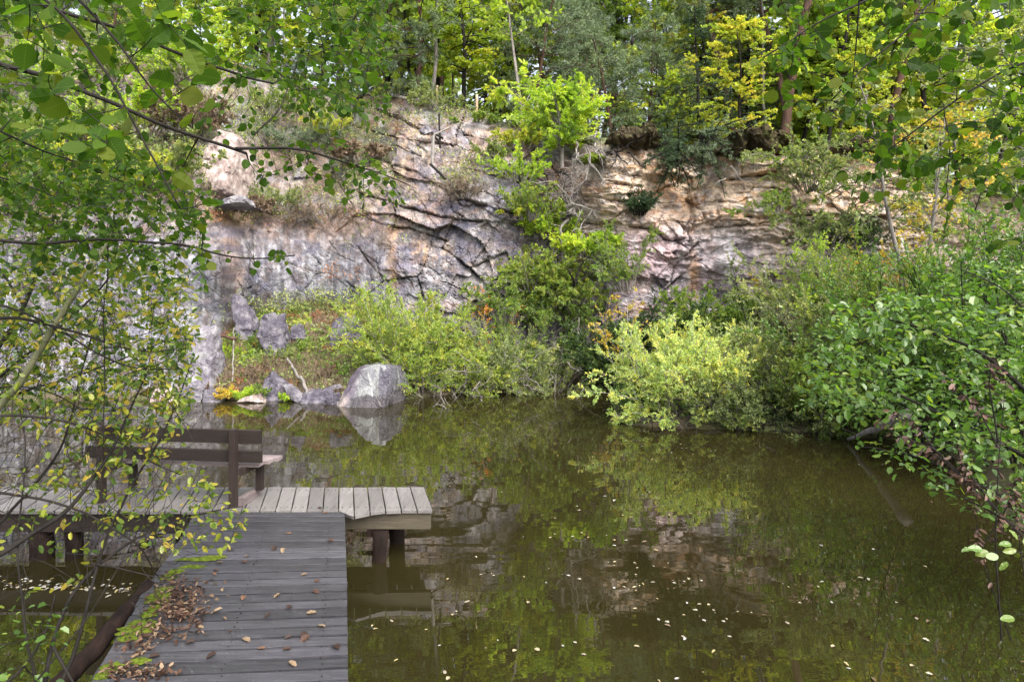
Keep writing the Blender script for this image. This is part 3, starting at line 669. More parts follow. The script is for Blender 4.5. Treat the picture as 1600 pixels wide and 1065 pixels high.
def beam(name, x0, x1, y, z0, z1, t, mat, parent, rnd=.5):
    q = MB(); q.box(((x0+x1)/2, y, (z0+z1)/2), (x1-x0, t, z1-z0), rnd, None, .006); return q.build(name, mat, parent)
beam('edge_beam', -1.765, -.86, 7.23, DZ-.205, DZ-.032, .07, M['beam'], jr, .45)
beam('edge_beam', -6.7, -3.33, 7.23, DZ-.235, DZ-.032, .07, M['bench'], jr, .3)
beam('back_beam', -6.7, -1.05, 7.82, DZ-.19, DZ-.032, .07, M['beam'], jr, .3)
for s_ in (0, 1):
    x0 = (-2.50, -1.10)[s_]; q = MB(); p0 = np.array([x0+SK*(1.7-4.17), 1.7, DZ-.10]); p1 = np.array([x0+SK*(7.18-4.17), 7.18, DZ-.10])
    dd = nrm(p1-p0); q.box((p0+p1)/2, (np.linalg.norm(p1-p0), .07, .13), .4, np.array([dd, [-dd[1], dd[0], 0], [0, 0, 1]]), .004); q.build('bearer', M['beam'], jr)
def pile(x, y, z1, r, lx=0, ly=0):
    q = MB(); n = 9; t = np.linspace(0, 1, n); pts = np.stack([x+lx*t, y+ly*t, z1-t*(z1+1.3)], 1); pts += rng.normal(size=pts.shape)*.006
    q.tube(pts, r*(1+.10*rng.normal(size=n)*.6), 14); return q.build('pile', M['pile'], jr, True)
pile(-1.385, 7.20, DZ-.21, .078, -.10, 0); pile(-1.30, 7.70, DZ-.20, .085, -.0, 0); pile(-5.02, 7.30, DZ-.235, .11); pile(-4.68, 7.30, DZ-.235, .085); pile(-3.6, 7.5, DZ-.235, .09)
pile(-2.0, 5.4, DZ-.17, .08); pile(-2.9, 5.4, DZ-.17, .08); pile(-1.3, 3.4, DZ-.17, .08); pile(-2.3, 3.4, DZ-.17, .08)
q = MB(); q.box((-1.50, 7.22, DZ-.25), (.06, .05, .085), .3); q.build('bracket', M['pile'], jr)
nh = MB()
yy = 1.6; kk = 0
while yy < 7.13:
    for f_ in (.10, .5, .90):
        xn = (-2.57+SK*(yy-4.17))*(1-f_)+(-1.016+SK*(yy-4.17))*f_
        for dd_ in (-.03, .03): nh.tube([(xn+rng.normal()*.004, yy+dd_, DZ-.003), (xn+rng.normal()*.0005, yy+dd_, DZ+.002)], .0045, 6)
    yy += pitch
xx_ = -.83-.082
while xx_ > -6.6:
    for y_ in (7.24, 7.82):
        for dd_ in (-.04, .04): nh.tube([(xx_+dd_+SK*(y_-7.16), y_, DZ), (xx_+dd_+SK*(y_-7.16), y_, DZ+.0115)], .005, 6)
    xx_ -= .165
tag(nh.build('nail_heads', M['pile'], jr), kind='stuff')
# moss on the shaded side of the boards: low cushions
q = MB()
for (px, py, w, l) in [(252,931,.22,.05),(255,921,.15,.04),(212,985,.25,.07),(222,974,.22,.05),(175,1042,.16,.05),(218,1033,.14,.04),(310,874,.34,.035),(300,886,.2,.03),(262,902,.16,.05),(243,950,.10,.05),(232,960,.12,.05),(200,998,.16,.04),(335,871,.2,.025),(160,1056,.1,.04),(275,893,.14,.04),(245,940,.2,.03)]:
    Y = (CZ-DZ)*F/(py-H0); c = P(px, py, Y); n = 22; rr = 1
    th = np.arange(n)/n*2*np.pi; e = 1+.35*np.array([mnoise.noise(Vector((math.cos(t)*2+px, math.sin(t)*2, py))) for t in th])*1.6
    rows = []
    for f_, zz in ((1, .002), (.8, .010), (.45, .015), (0.02, .017)):
        rows.append(np.stack([c[0]+w/2*f_*e*np.cos(th), c[1]+l*f_*e*np.sin(th), DZ+zz+np.abs(rng.normal(size=n))*.003*(f_ < 1)], 1))
    V = np.concatenate(rows); fs = [(r_*n+i, r_*n+(i+1) % n, (r_+1)*n+(i+1) % n, (r_+1)*n+i) for r_ in range(3) for i in range(n)]
    q.add(V, np.array(fs), .5)
mo = q.build('moss', M['moss'], jr); tag(mo, kind='stuff')
rebase(jr)

# bench, seen from behind, facing the water
ba = math.radians(-6); bx = np.array([math.cos(ba), math.sin(ba), 0]); by = np.array([-math.sin(ba), math.cos(ba), 0]); BA = np.array([bx, by, [0, 0, 1]])
B0 = P(362, 795, 7.2); B0[2] = DZ+.01; B0[1] = 7.24
br = empty('bench', B0-bx*.8, 'dark brown plank bench on the jetty, facing the far rocks', 'bench')
def bbox(name, lx0, lx1, ly0, ly1, lz0, lz1, mat, par=br, rnd=.5, tiltb=0):
    c = B0+bx*(lx0+lx1)/2+by*(ly0+ly1)/2+np.array([0, 0, (lz0+lz1)/2]); q = MB(); A = BA.copy()
    s = [lx1-lx0, ly1-ly0, lz1-lz0]
    if s[2] > s[0] and s[2] > s[1]: A = np.array([BA[2], BA[1], -BA[0]]); s = [s[2], s[1], s[0]]
    elif s[1] > s[0]: A = np.array([BA[1], -BA[0], BA[2]]); s = [s[1], s[0], s[2]]
    q.box(c, s, rnd, A, .004); return q.build(name, mat, par)
for xx in (0, -1.50):
    bbox('rear_post', xx-.037, xx+.037, -.035, .035, 0, .825, M['bench'], rnd=.75)
    bbox('front_leg', xx+.13-.035, xx+.13+.035, .30, .37, .085, .40, M['bench'], rnd=.6)
    bbox('foot_rail', xx+.02, xx+.10, .037, .43, 0, .085, M['bench_seat'], rnd=.1)
    bbox('seat_bearer', xx+.04, xx+.10, .036, .40, .33, .40, M['bench'], rnd=.8)
bbox('backrest_board', -1.72, .285, .037, .075, .665, .81, M['bench'], rnd=.35)
bbox('backrest_board', -1.72, .29, .037, .075, .465, .592, M['bench'], rnd=.3)
bbox('seat_plank', -1.60, .24, .09, .20, .402, .440, M['bench_seat'], rnd=.6)
bbox('seat_plank', -1.60, .29, .215, .325, .402, .440, M['bench_seat'], rnd=.8)
bbox('seat_plank', -1.60, .34, .34, .45, .402, .440, M['bench_seat'], rnd=.5)
rebase(br)

# ------------------------------------------------------------------ leaves lying on the boards and on the water
LM = {}
def leaf_mesh_data(key, mat, tpl, width, curl, rnd, sz=1.0):
    t, fc = TPL[tpl]; V = t.copy()*sz; V[:, 1] *= width; V[:, 2] *= curl; V[:, 0] -= .5*sz
    V[:, 2] -= V[:, 2].min()
    lo = np.concatenate(fc) if not isinstance(fc, np.ndarray) else fc.ravel(); sz_ = [len(f) for f in fc]
    me = mesh_np(V, lo, sz_, {'rnd': np.full(len(V), rnd)}, vecs={'lc': t}); me.materials.append(mat); return me
FL = [leaf_mesh_data(i, M['pale_leaf'], 'round' if i % 2 else 'oval', R.uniform(.4, .8), R.uniform(.3, 1.4), r_) for i, r_ in enumerate((.1, .3, .5, .9, .62, .75))]
rng = np.random.default_rng(8); nfl = 0
big = [(612,970),(587,983),(700,905),(730,940),(888,899),(905,905),(825,941),(898,1004),(995,1010),(839,1015),(695,1050),(700,1060),(992,951),(1130,971),(1100,969),(1070,998),(1042,972),
       (1115,953),(1115,1018),(912,1022),(1043,978),(1230,973),(1208,940),(1250,942),(1432,966),(1450,971),(1447,1000),(1425,1040),(1452,1053),(1365,1062),(1326,1044),(1600,1036),
       (1345,903),(1357,905),(1445,885),(1495,860),(1283,852),(1365,858),(1025,860),(1007,847),(960,852),(905,797),(945,775),(895,838),(860,840),(1030,815),(1045,805),(960,782)]
def fleaf(x, y, s, mi):
    global nfl
    o = bpy.data.objects.new('floating_leaf', FL[mi]); link(o); o.location = (x, y, .003); o.rotation_euler = (rng.normal()*.05, rng.normal()*.05, rng.uniform(0, 6.28)); o.scale = (s,)*3
    tag(o, 'small fallen leaf floating on the pond water', 'leaf', 'fallen leaves floating on the pond'); nfl += 1
for px, py in big:
    Y = CZ*F/(py-H0); c = P(px, py, Y); fleaf(c[0], Y, rng.uniform(.035, .062), rng.integers(0, 6))
n = 0
while n < 60:
    px = rng.uniform(560, 1560); py = 640+425*rng.uniform(0, 1)**1.25
    if px < 700 and py < 960 and py > 740: continue
    Y = CZ*F/(py-H0); c = P(px, py, Y)
    if shore_dist(np.array([c[0]]), np.array([c[1]]))[0] > -.15: continue
    if vn(np.array([c[0]*.9]), np.array([c[1]*.9]), 4)[0] < .38: continue
    fleaf(c[0], Y, rng.uniform(.014, .05), rng.integers(0, 6)); n += 1
cl_ = [(rng.uniform(650, 1500), rng.uniform(690, 1000)) for _ in range(9)]
n = 0
while n < 60:
    a_, b_ = cl_[rng.integers(0, 9)]; px = rng.normal(a_, 45); py = rng.normal(b_, 7)
    if px < 690 or py < 650: continue
    Y = CZ*F/(py-H0); c = P(px, py, Y); fleaf(c[0], Y, rng.uniform(.016, .045), rng.integers(0, 6)); n += 1
n = 0
while n < 75:                                    # the drift caught left of the walkway
    px = rng.uniform(0, 205); py = rng.normal(912-px*.0+px*.04, 5)
    Y = CZ*F/(py-H0); c = P(px, py, Y); fleaf(c[0], Y, rng.uniform(.03, .06), rng.integers(0, 6)); n += 1
DL = [leaf_mesh_data(i, M['litter'], 'round' if i % 2 else 'oval', R.uniform(.5, .9), R.uniform(.5, 1.5), r_) for i, r_ in enumerate((.1, .3, .5, .7, .95, .85))]
deck = [(451,833),(518,844),(442,860),(386,872),(383,878),(337,892),(475,899),(433,931),(487,957),(368,980)]
for i, (px, py) in enumerate([(451,834),(517,845),(442,861),(428,858),(386,869),(382,878),(337,891),(475,898),(495,908),(433,931),(487,958),(335,897),(348,922),(501,980),(474,994),(476,999),(450,997),(408,1014),(525,1013),(330,1027),(448,1015),(457,1038),(494,925),(297,1005),(350,870),(360,860),(342,880),(213,1025),(240,1028),(500,795),(508,802),(385,1000),(340,955),(419,963),(452,950),(380,935),(290,960)]):
    Y = (CZ-DZ)*F/(py-H0); c = P(px, py, Y); o = bpy.data.objects.new('fallen_leaf', DL[rng.integers(0, 6)]); link(o)
    s = rng.uniform(.045, .075); o.location = (c[0], Y, DZ+.004); o.rotation_euler = (rng.normal()*.15, rng.normal()*.15, rng.uniform(0, 6.28)); o.scale = (s,)*3
    tag(o, 'dry curled leaf lying on the jetty boards', 'leaf', 'dry leaves on the jetty boards')
# heap of brown leaves along the left edge
pts = []
for (px, py, sx, sy, n) in [(285,925,26,9,160),(265,945,20,12,260),(290,955,18,10,200),(245,985,20,8,150),(215,1010,18,8,110),(205,1052,26,8,120),(290,975,22,10,50),(270,905,16,8,80),(180,1050,14,8,30),(240,1050,26,6,60)]:
    x = rng.normal(px, sx, n); y = rng.normal(py, sy, n); pts.append(np.stack([x, y], 1))
pts = np.concatenate(pts); Y = (CZ-DZ)*F/(pts[:, 1]-H0); X = (pts[:, 0]-800)/F*Y
k = X > -2.55+SK*(Y-4.17); X = X[k]; Y = Y[k]; n = len(X)
Pp = np.stack([X, Y, DZ+.006+rng.uniform(0, .022, n)], 1)
D = rv(rng, n); D[:, 2] *= .35
o = leaves_obj('leaf_litter', M['litter'], None, 'oval', Pp, D, nrm(rv(rng, n)*.5+[0, 0, 1]), rng.uniform(.012, .05, n), .6, rng.uniform(0, .98, n)**1.3, rng); tag(o, 'brown fallen leaves heaped along the left edge of the walkway', kind='stuff')

# ------------------------------------------------------------------ stones
def icos(sub):
    bm = bmesh.new(); bmesh.ops.create_icosphere(bm, subdivisions=sub, radius=1); V = np.array([v.co[:] for v in bm.verts]); Fc = np.array([[v.index for v in f.verts] for f in bm.faces]); bm.free(); return V, Fc
ICO = icos(5)
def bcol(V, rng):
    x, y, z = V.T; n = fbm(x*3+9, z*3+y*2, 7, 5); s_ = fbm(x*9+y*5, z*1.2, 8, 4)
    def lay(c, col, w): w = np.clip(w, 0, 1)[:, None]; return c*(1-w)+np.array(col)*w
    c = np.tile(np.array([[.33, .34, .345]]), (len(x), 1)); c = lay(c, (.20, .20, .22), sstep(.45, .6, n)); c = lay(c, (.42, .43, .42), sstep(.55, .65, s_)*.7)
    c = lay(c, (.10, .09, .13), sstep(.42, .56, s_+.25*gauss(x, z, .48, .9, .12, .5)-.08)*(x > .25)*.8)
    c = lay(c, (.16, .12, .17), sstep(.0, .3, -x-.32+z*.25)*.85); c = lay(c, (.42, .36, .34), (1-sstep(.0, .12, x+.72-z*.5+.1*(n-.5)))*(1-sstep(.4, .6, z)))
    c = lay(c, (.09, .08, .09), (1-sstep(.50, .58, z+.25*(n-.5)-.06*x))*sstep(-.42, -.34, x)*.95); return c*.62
def stone(name, poly, Y, thick, mat, label, cat='rock', group=None, seed=1, p=24, rough=.05, top=.35, front=(.0, .25), strata=0, col=None):
    rng = np.random.default_rng(seed); poly = np.array(poly, float)
    W = np.stack([(poly[:, 0]-800)/F*Y, CZ+(H0-poly[:, 1])/F*Y], 1); c = W.mean(0)
    ar = np.sum(W[:, 0]*np.roll(W[:, 1], -1)-np.roll(W[:, 0], -1)*W[:, 1])
    if ar < 0: W = W[::-1]
    pl = []
    for i in range(len(W)):
        a = W[i]; b = W[(i+1) % len(W)]; e = b-a; nn = np.array([e[1], -e[0]])/np.linalg.norm(e); dd = nn@((a+b)/2-c)
        ty = rng.uniform(-top, top*.5); n3 = np.array([nn[0], ty, nn[1]]); l = np.linalg.norm(n3); pl.append((n3/l, max(dd, .03)/l))
    for q in (-1, 1):
        for j in range(2):
            n3 = nrm(np.array([front[0]+rng.uniform(-.3, .3), q, front[1]+rng.uniform(-.15, .25)])); pl.append((n3, thick/2*rng.uniform(.85, 1.1)))
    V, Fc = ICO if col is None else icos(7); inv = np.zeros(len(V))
    for n3, dd in pl: inv += np.clip(V@n3/dd, 0, None)**p
    r = inv**(-1/p); Vv = V*r[:, None]; sz = np.sqrt(np.prod(Vv.max(0)-Vv.min(0))**(2/3))
    for i in range(len(Vv)):
        q = Vector(Vv[i])*(3.0/sz)+Vector((seed*3.1, 0, 0)); f = 1+rough*3*mnoise.fractal(q, 1.0, 2.0, 4)
        cell = mnoise.cell(q*1.1+Vector((mnoise.noise(q*2)*.6,)*3)); f += rough*1.2*(cell-.5); Vv[i] *= f
    base = np.array([c[0], Y, c[1]+Vv[:, 2].min()])
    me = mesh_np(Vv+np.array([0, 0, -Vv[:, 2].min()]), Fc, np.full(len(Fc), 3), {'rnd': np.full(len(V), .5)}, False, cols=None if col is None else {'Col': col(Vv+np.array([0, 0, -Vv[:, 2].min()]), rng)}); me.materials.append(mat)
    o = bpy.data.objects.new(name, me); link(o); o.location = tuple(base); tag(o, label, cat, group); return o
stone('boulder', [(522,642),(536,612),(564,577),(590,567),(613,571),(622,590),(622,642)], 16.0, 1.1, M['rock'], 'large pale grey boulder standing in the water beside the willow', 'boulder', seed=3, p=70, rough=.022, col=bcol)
stone('boulder', [(500,640),(512,618),(530,612),(536,640)], 15.9, .4, M['stone'], 'low dark stone touching the left foot of the large pale boulder', 'rock', seed=5, p=20)
stone('boulder', [(360,460),(376,455),(388,478),(403,512),(400,532),(382,536),(366,502)], 18.5, .5, M['stone'], 'tall leaning rock slab against the quarry wall', 'rock', seed=7)
stone('boulder', [(412,496),(428,486),(448,490),(450,530),(450,560),(428,562),(408,524)], 17.9, .6, M['stone'], 'blocky upright rock on the slope beside the leaning slab', 'rock', seed=9)
stone('boulder', [(454,512),(470,502),(480,532),(452,532)], 18.3, .3, M['stone'], 'small bluish wedge of rock on the leafy slope', 'rock', seed=11)
stone('boulder', [(518,505),(540,488),(564,500),(574,534),(515,534)], 18.3, .7, M['stone'], 'rounded grey rock on the slope above the big boulder', 'rock', seed=13)
stone('boulder', [(276,520),(300,500),(338,515),(344,560),(346,610),(276,610)], 16.9, .8, M['stone_pale'], 'pale lichened rock below the left wall', 'rock', seed=15)
stone('boulder', [(284,632),(286,600),(300,596),(322,606),(318,632)], 16.2, .4, M['stone_pale'], 'pale slab with a dark hollow at the waterline', 'rock', seed=17)
stone('boulder', [(235,632),(245,606),(285,602),(286,632)], 16.3, .5, M['stone_pink'], 'low pinkish rock at the left waterline', 'rock', seed=18)
stone('boulder', [(318,632),(322,608),(345,606),(352,632)], 16.2, .4, M['stone_pale'], 'low grey rock stained rusty at the waterline', 'rock', seed=19)
stone('boulder', [(368,630),(385,618),(412,612),(418,630)], 16.1, .5, M['stone_pink'], 'flat pink rock by the yellow ferns', 'rock', seed=21)
stone('boulder', [(408,630),(412,596),(425,580),(450,602),(452,630)], 16.4, .5, M['stone'], 'dark leaning slab behind the shoreline shards', 'rock', seed=23)
stone('boulder', [(440,600),(448,592),(480,625),(474,634),(450,622)], 16.1, .25, M['stone_pale'], 'narrow pale shard lying on the shore', 'rock', seed=25)
stone('boulder', [(455,634),(478,612),(520,606),(534,634)], 16.1, .5, M['stone'], 'low grey shoreline rock left of the boulder', 'rock', seed=27)
stone('boulder', [(500,608),(530,600),(540,606),(512,612)], 16.3, .2, M['stone_pale'], 'thin pale stone lying on top of the shore rocks', 'rock', seed=29)
stone('boulder', [(655,205),(668,196),(676,206),(662,212)], 20.9, .35, M['stone_pale'], 'whitish stone stuck in the soil near the cliff top', 'rock', seed=31)
stone('boulder', [(335,318),(365,306),(394,312),(396,322),(340,326)], 18.9, .9, M['stone_pale'], 'pale flat ledge stone jutting from the left wall', 'rock', seed=33)
stone('boulder', [(330,318),(335,225),(352,205),(380,220),(382,318)], 19.8, 1.2, M['stone_pink'], 'creamy rock pillar on the vegetated left slope', 'rock', seed=35)
stone('boulder', [(300,215),(315,175),(350,168),(372,215)], 21.3, 1.2, M['stone_pale'], 'pale crag above the creamy pillar', 'rock', seed=37)
stone('boulder', [(1130,560),(1150,520),(1200,500),(1230,540),(1225,570)], 17.0, 1.0, M['stone'], 'dark purple rock behind the bright willow', 'rock', seed=39)

# moss overhangs of soil at the brink
def turf(name, pts, Y, r, label, mat='soil'):
    q = MB(); pw = np.array([P(a, b, Y) for a, b in pts]); t = np.linspace(0, 1, 60); s = np.linspace(0, 1, len(pts))
    pp = np.stack([np.interp(t, s, pw[:, i]) for i in range(3)], 1); rr = r*np.sin(np.clip(t, .01, .99)*np.pi)**.5
    q.tube(pp, rr, 40); V = q.V[-1]
    for i in range(len(V)):
        v_ = Vector(V[i]); V[i] += np.array(mnoise.noise_vector(v_*2.6))*r*.8+np.array(mnoise.noise_vector(v_*7.0))*r*.35+np.array(mnoise.noise_vector(v_*17.0))*r*.18
        V[i][1] = Y+(V[i][1]-Y)*2.0
    o = q.build(name, M[mat], None, False, pp[30]); tag(o, label, 'turf'); return o
turf('turf_overhang', [(945,222),(975,212),(1010,212),(1030,222)], 18.5, .24, 'mossy turf lip overhanging the tan rock nose')
turf('turf_overhang', [(1118,238),(1150,226),(1200,226),(1232,234)], 18.2, .30, 'dark root and soil overhang beneath the yellow maple')
turf('turf_overhang', [(1290,238),(1330,228),(1380,234)], 18.0, .20, 'dark soil lip on the right above the ledges')
turf('turf_overhang', [(905,252),(925,246),(945,254)], 18.6, .14, 'small moss cushion among the bare roots', 'moss')

# ------------------------------------------------------------------ sticks, logs, fence
def stick(name, pts, r0, r1, mat, label, cat='log', sides=8, kids=None, wob=.01):
    pts = np.array([P(*p) for p in pts]); n = 14; t = np.linspace(0, 1, n); s = np.linspace(0, 1, len(pts))
    pp = np.stack([np.interp(t, s, pts[:, i]) for i in range(3)], 1); pp[1:-1] += rng.normal(size=(n-2, 3))*wob
    q = MB(); q.tube(pp, np.linspace(r0, r1, n), sides); o = q.build(name, mat, None, True, pp[0]); tag(o, label, cat); return o
stick('log', [(470,588,16.5), (488,632,15.9)], .04, .05, M['bark_grey'], 'grey pole leaning into the water left of the boulder')
stick('log', [(449,560,17.2), (468,592,16.6)], .03, .035, M['bark_grey'], 'thin grey branch leaning above the leaning pole')
stick('log', [(366,512,17.8), (363,596,16.6)], .016, .022, M['bark_grey'], 'thin bleached pole standing on the slope left of the rocks')
stick('log', [(278,523,17), (330,520,17), (370,530,17.2)], .05, .04, M['bark_pine'], 'reddish branch lying below the left wall')
stick('log', [(1325,686,12.2), (1370,668,11.4), (1420,646,10.6)], .03, .09, M['bark_grey'], 'broken grey branch sloping down to the water on the right')
stick('log', [(1180,1075,5.2), (1330,1010,5.6)], .01, .02, M['bark'], 'dark sunken stick near the lower right') if False else None
stick('log', [(55,1100,4.4), (120,1045,4.6), (180,975,4.95), (232,915,5.5)], .065, .055, M['pile'], 'dark rotten log lying along the left side of the walkway', wob=.006)
for i, (px, y0, y1, Y, lb) in enumerate([(683, 134, 164, 24, 'pale round fence post at the left end of the cliff-top fence'), (745, 148, 178, 23, 'pale fence post nearest the grey trunk'), (689, 139, 160, 27, 'grey weathered post just behind the leftmost pale post'), (839, 160, 174, 24, 'short reddish post beyond the rounded green tree')]):
    q = MB(); a = P(px, y0, Y); b = P(px, y1+6, Y); q.tube(np.linspace(b, a, 5), .045, 8); o = q.build('fence_post', M['post'], None, True, b); tag(o, lb, 'fence post', 'posts along the cliff top')
stick('rail', [(612,150,24), (655,157,23.6), (682,160,23.8)], .06, .05, M['twig_pale'], 'pale pole lying on the brink left of the fence posts', 'pole')
fr = empty('timber_frame', P(677, 270, 19.4), 'broken timber frame fixed to the rock below the fence posts', 'frame')
for nm, pts, r_, mt in [('upright', [(686,178,19.7),(688,232,19.5)], .03, 'bark'), ('upright', [(677,212,19.2),(675,258,19.2)], .045, 'twig_pale'), ('crosspiece', [(674,208,19.2),(688,224,19.4)], .035, 'bark'),
                        ('crosspiece', [(676,212,19.2),(704,198,20)], .03, 'bark_grey'), ('crosspiece', [(672,256,19.1),(697,280,19.1)], .04, 'bark'), ('crosspiece', [(680,210,19.3),(692,216,19.6)], .03, 'bark')]:
    q = MB(); a, b = P(*pts[0]), P(*pts[1]); q.tube(np.linspace(a, b, 4), r_, 5); q.build(nm, M[mt], fr)
rebase(fr)

# ------------------------------------------------------------------ shrubs round the pond
def bs(px, Y, dz=0):
    x = (px-800)/F*Y; return np.array([x, Y, max(float(gz(x, Y)[0]), 0.0)-.05+dz])
SHRUB = []
def sh(*a, **k): SHRUB.append(shrub(*a, **k)); return SHRUB[-1]
sh('willow_bush', bs(640, 17.3), 2.6, 1.6, 1.95, 38, 26, 17, .095, M['willow_yellow'], M['bark_grey'], 'tall yellow-green willow right behind the pale boulder', 'bush', width=.30, seed=21, gfun=gz)
sh('willow_bush', bs(715, 17.3), 3.0, 1.6, 1.6, 34, 24, 16, .090, M['willow_yellow'], M['bark_grey'], 'wide yellow willow in the middle of the far shore', 'bush', width=.30, seed=22, gfun=gz)
sh('willow_bush', bs(665, 16.8), 2.6, 1.0, 1.3, 26, 22, 16, .085, M['willow_yellow'], M['bark_grey'], 'low golden willow skirt overhanging the water by the boulder', 'bush', width=.32, seed=23, gfun=gz, fan=1.3, droop=.09)
sh('willow_bush', bs(790, 17.4), 2.4, 1.2, 1.45, 24, 22, 15, .085, M['grey_green'], M['bark_grey'], 'pale olive willow between the yellow willow and the dark gap', 'bush', width=.33, seed=24, gfun=gz)
sh('willow_bush', bs(850, 17.7), 2.2, 1.2, 1.9, 16, 16, 13, .085, M['mid_green'], M['bark_grey'], 'loose green sapling bush left of the dark gap', 'bush', width=.4, seed=25, gfun=gz)
sh('willow_bush', bs(865, 17.3), 1.9, .9, .95, 22, 18, 14, .08, M['grey_green'], M['bark_grey'], 'low grey-green twigs at the waterline left of the dark gap', 'bush', width=.33, seed=26, gfun=gz, fan=1.4, droop=.08)
sh('sapling', bs(765, 18.2), 1.0, .8, 1.9, 4, 9, 8, .10, M['orange'], M['bark_grey'], 'orange-leaved sapling rising behind the willows', 'sapling', width=.5, seed=27, gfun=gz)
sh('laurel_bush', bs(1010, 17.3), 3.0, 1.6, 1.7, 30, 24, 15, .10, M['dark_green'], M['bark'], 'dark green bush in the shaded corner right of the gap', 'bush', width=.5, seed=28, gfun=gz)
sh('laurel_bush', bs(955, 17.8), 1.6, 1.0, 1.6, 20, 20, 13, .10, M['dark_green'], M['bark'], 'dark low bush at the back of the gap', 'bush', width=.5, seed=281, gfun=gz)
sh('sapling', bs(995, 16.9), 1.4, .8, 2.3, 5, 10, 9, .10, M['yellow'], M['twig_pale'], 'thin pale-stemmed sapling with a few yellow leaves before the dark bush', 'sapling', width=.5, seed=29, gfun=gz)
sh('laurel_bush', bs(1085, 16.8), 2.2, 1.2, 1.5, 18, 18, 14, .09, M['mid_green'], M['bark'], 'airy green bush behind the bright willow', 'bush', width=.5, seed=30, gfun=gz)
sh('willow_bush', bs(1055, 13.9), 1.8, 1.3, 1.5, 36, 24, 16, .075, M['bright_yellow'], M['bark_grey'], 'bright pale-yellow willow at the left end of the right shore', 'bush', width=.33, seed=31, gfun=gz)
sh('willow_bush', bs(1110, 13.7), 2.0, 1.2, 1.65, 36, 24, 16, .075, M['bright_yellow'], M['bark_grey'], 'bright golden willow in the middle of the right shore', 'bush', width=.33, seed=32, gfun=gz, colr=lambda p: np.full(len(p), .12))
sh('willow_bush', bs(1075, 13.5), 2.7, .8, .75, 26, 18, 14, .07, M['bright_yellow'], M['bark_grey'], 'low pale willow skirt touching the water on the right shore', 'bush', width=.36, seed=33, gfun=gz, fan=1.4, droop=.09)
sh('shore_bush', bs(1215, 13.9), 2.0, 1.4, 1.5, 34, 24, 16, .075, M['grey_green'], M['bark_grey'], 'tall grey-green bush right of the golden willow', 'bush', width=.38, seed=34, gfun=gz)
sh('shore_bush', bs(1190, 13.4), 1.9, 1.0, 1.15, 28, 20, 15, .07, M['grey_green'], M['bark'], 'low olive bush at the waterline right of the golden willow', 'bush', width=.4, seed=35, gfun=gz, fan=1.2, droop=.06, colr=lambda p: np.full(len(p), -.2))
sh('shore_bush', bs(1290, 13.3), 2.1, 1.2, 1.6, 30, 20, 15, .075, M['mid_green'], M['bark'], 'dense green bush above the broken branch', 'bush', width=.5, seed=36, gfun=gz, colr=lambda p: np.full(len(p), .1))
sh('shore_bush', bs(1360, 12.9), 2.0, 1.2, 1.2, 24, 18, 14, .075, M['mid_green'], M['bark'], 'low green bush where the right shore turns', 'bush', width=.5, seed=37, gfun=gz)
sh('shore_bush', bs(1315, 14.8), 2.3, 1.4, 2.3, 26, 22, 16, .075, M['grey_green'], M['bark_grey'], 'tall pale-green shrub before the right wall', 'bush', width=.4, seed=38, gfun=gz, colr=lambda p: np.full(len(p), .15))
sh('shore_bush', bs(1275, 15.0), 1.0, .8, 2.3, 12, 20, 15, .08, M['fresh'], M['bark_grey'], 'lime-green shrub top in front of the tan wall', 'bush', width=.4, seed=39, gfun=gz, t0=.5)
sh('sapling', bs(1335, 14.6), 1.3, .8, 2.8, 6, 12, 13, .085, M['yellow'], M['bark_grey'], 'shrub sprinkled with orange-yellow leaves before the right wall', 'sapling', width=.6, seed=40, gfun=gz, t0=.5)
sh('sapling', bs(1200, 14.6), .7, .6, 2.3, 5, 18, 14, .07, M['grey_green'], M['bark'], 'slender grey sapling reaching up the pinkish wall', 'sapling', width=.5, seed=41, gfun=gz, t0=.45, colr=lambda p: np.full(len(p), -.25))
sh('shore_bush', bs(1290, 13.0), 2.2, .8, .7, 30, 18, 14, .06, M['grey_green'], M['bark'], 'low olive skirt of twigs over the water left of the broken branch', 'bush', width=.4, seed=441, gfun=gz, fan=1.5, droop=.1, colr=lambda p: np.full(len(p), -.15))
sh('shore_bush', bs(1375, 12.6), 1.8, .8, .7, 26, 18, 14, .06, M['mid_green'], M['bark'], 'low green skirt of twigs over the water behind the broken branch', 'bush', width=.4, seed=442, gfun=gz, fan=1.5, droop=.1, colr=lambda p: np.full(len(p), -.15))
sh('shore_bush', bs(1440, 13.5), 2.2, 1.5, 3.0, 26, 20, 15, .085, M['mid_green'], M['bark'], 'green thicket left of the tall right thicket', 'bush', width=.5, seed=42, gfun=gz)
sh('shore_bush', bs(1540, 11.5), 3.0, 2.0, 3.4, 44, 26, 15, .085, M['gloss'], M['bark'], 'tall bright green thicket at the right edge', 'bush', width=.55, seed=43, gfun=gz)
sh('shore_bush', bs(1640, 10.0), 2.6, 2.0, 2.9, 34, 24, 15, .085, M['gloss'], M['bark'], 'green thicket cut by the right edge of the picture', 'bush', width=.55, seed=44, gfun=gz)

# ------------------------------------------------------------------ plants on the wall
def wallbush(name, u, v, w, h, stems, mat, label, off=.3, seed=1, size=.09, width=.5, bark='bark_grey', droop=.05, twigs=16, leaves=14, cat='bush', lean=(0, -.2), colr=None, d=.9, fan=1.2, **k):
    b = onc(u, v, off); return sh(name, b, w, d, h, stems, twigs, leaves, size, M[mat], M[bark], label, cat, width=width, seed=seed, droop=droop, lean=lean, colr=colr, fan=fan, **k)
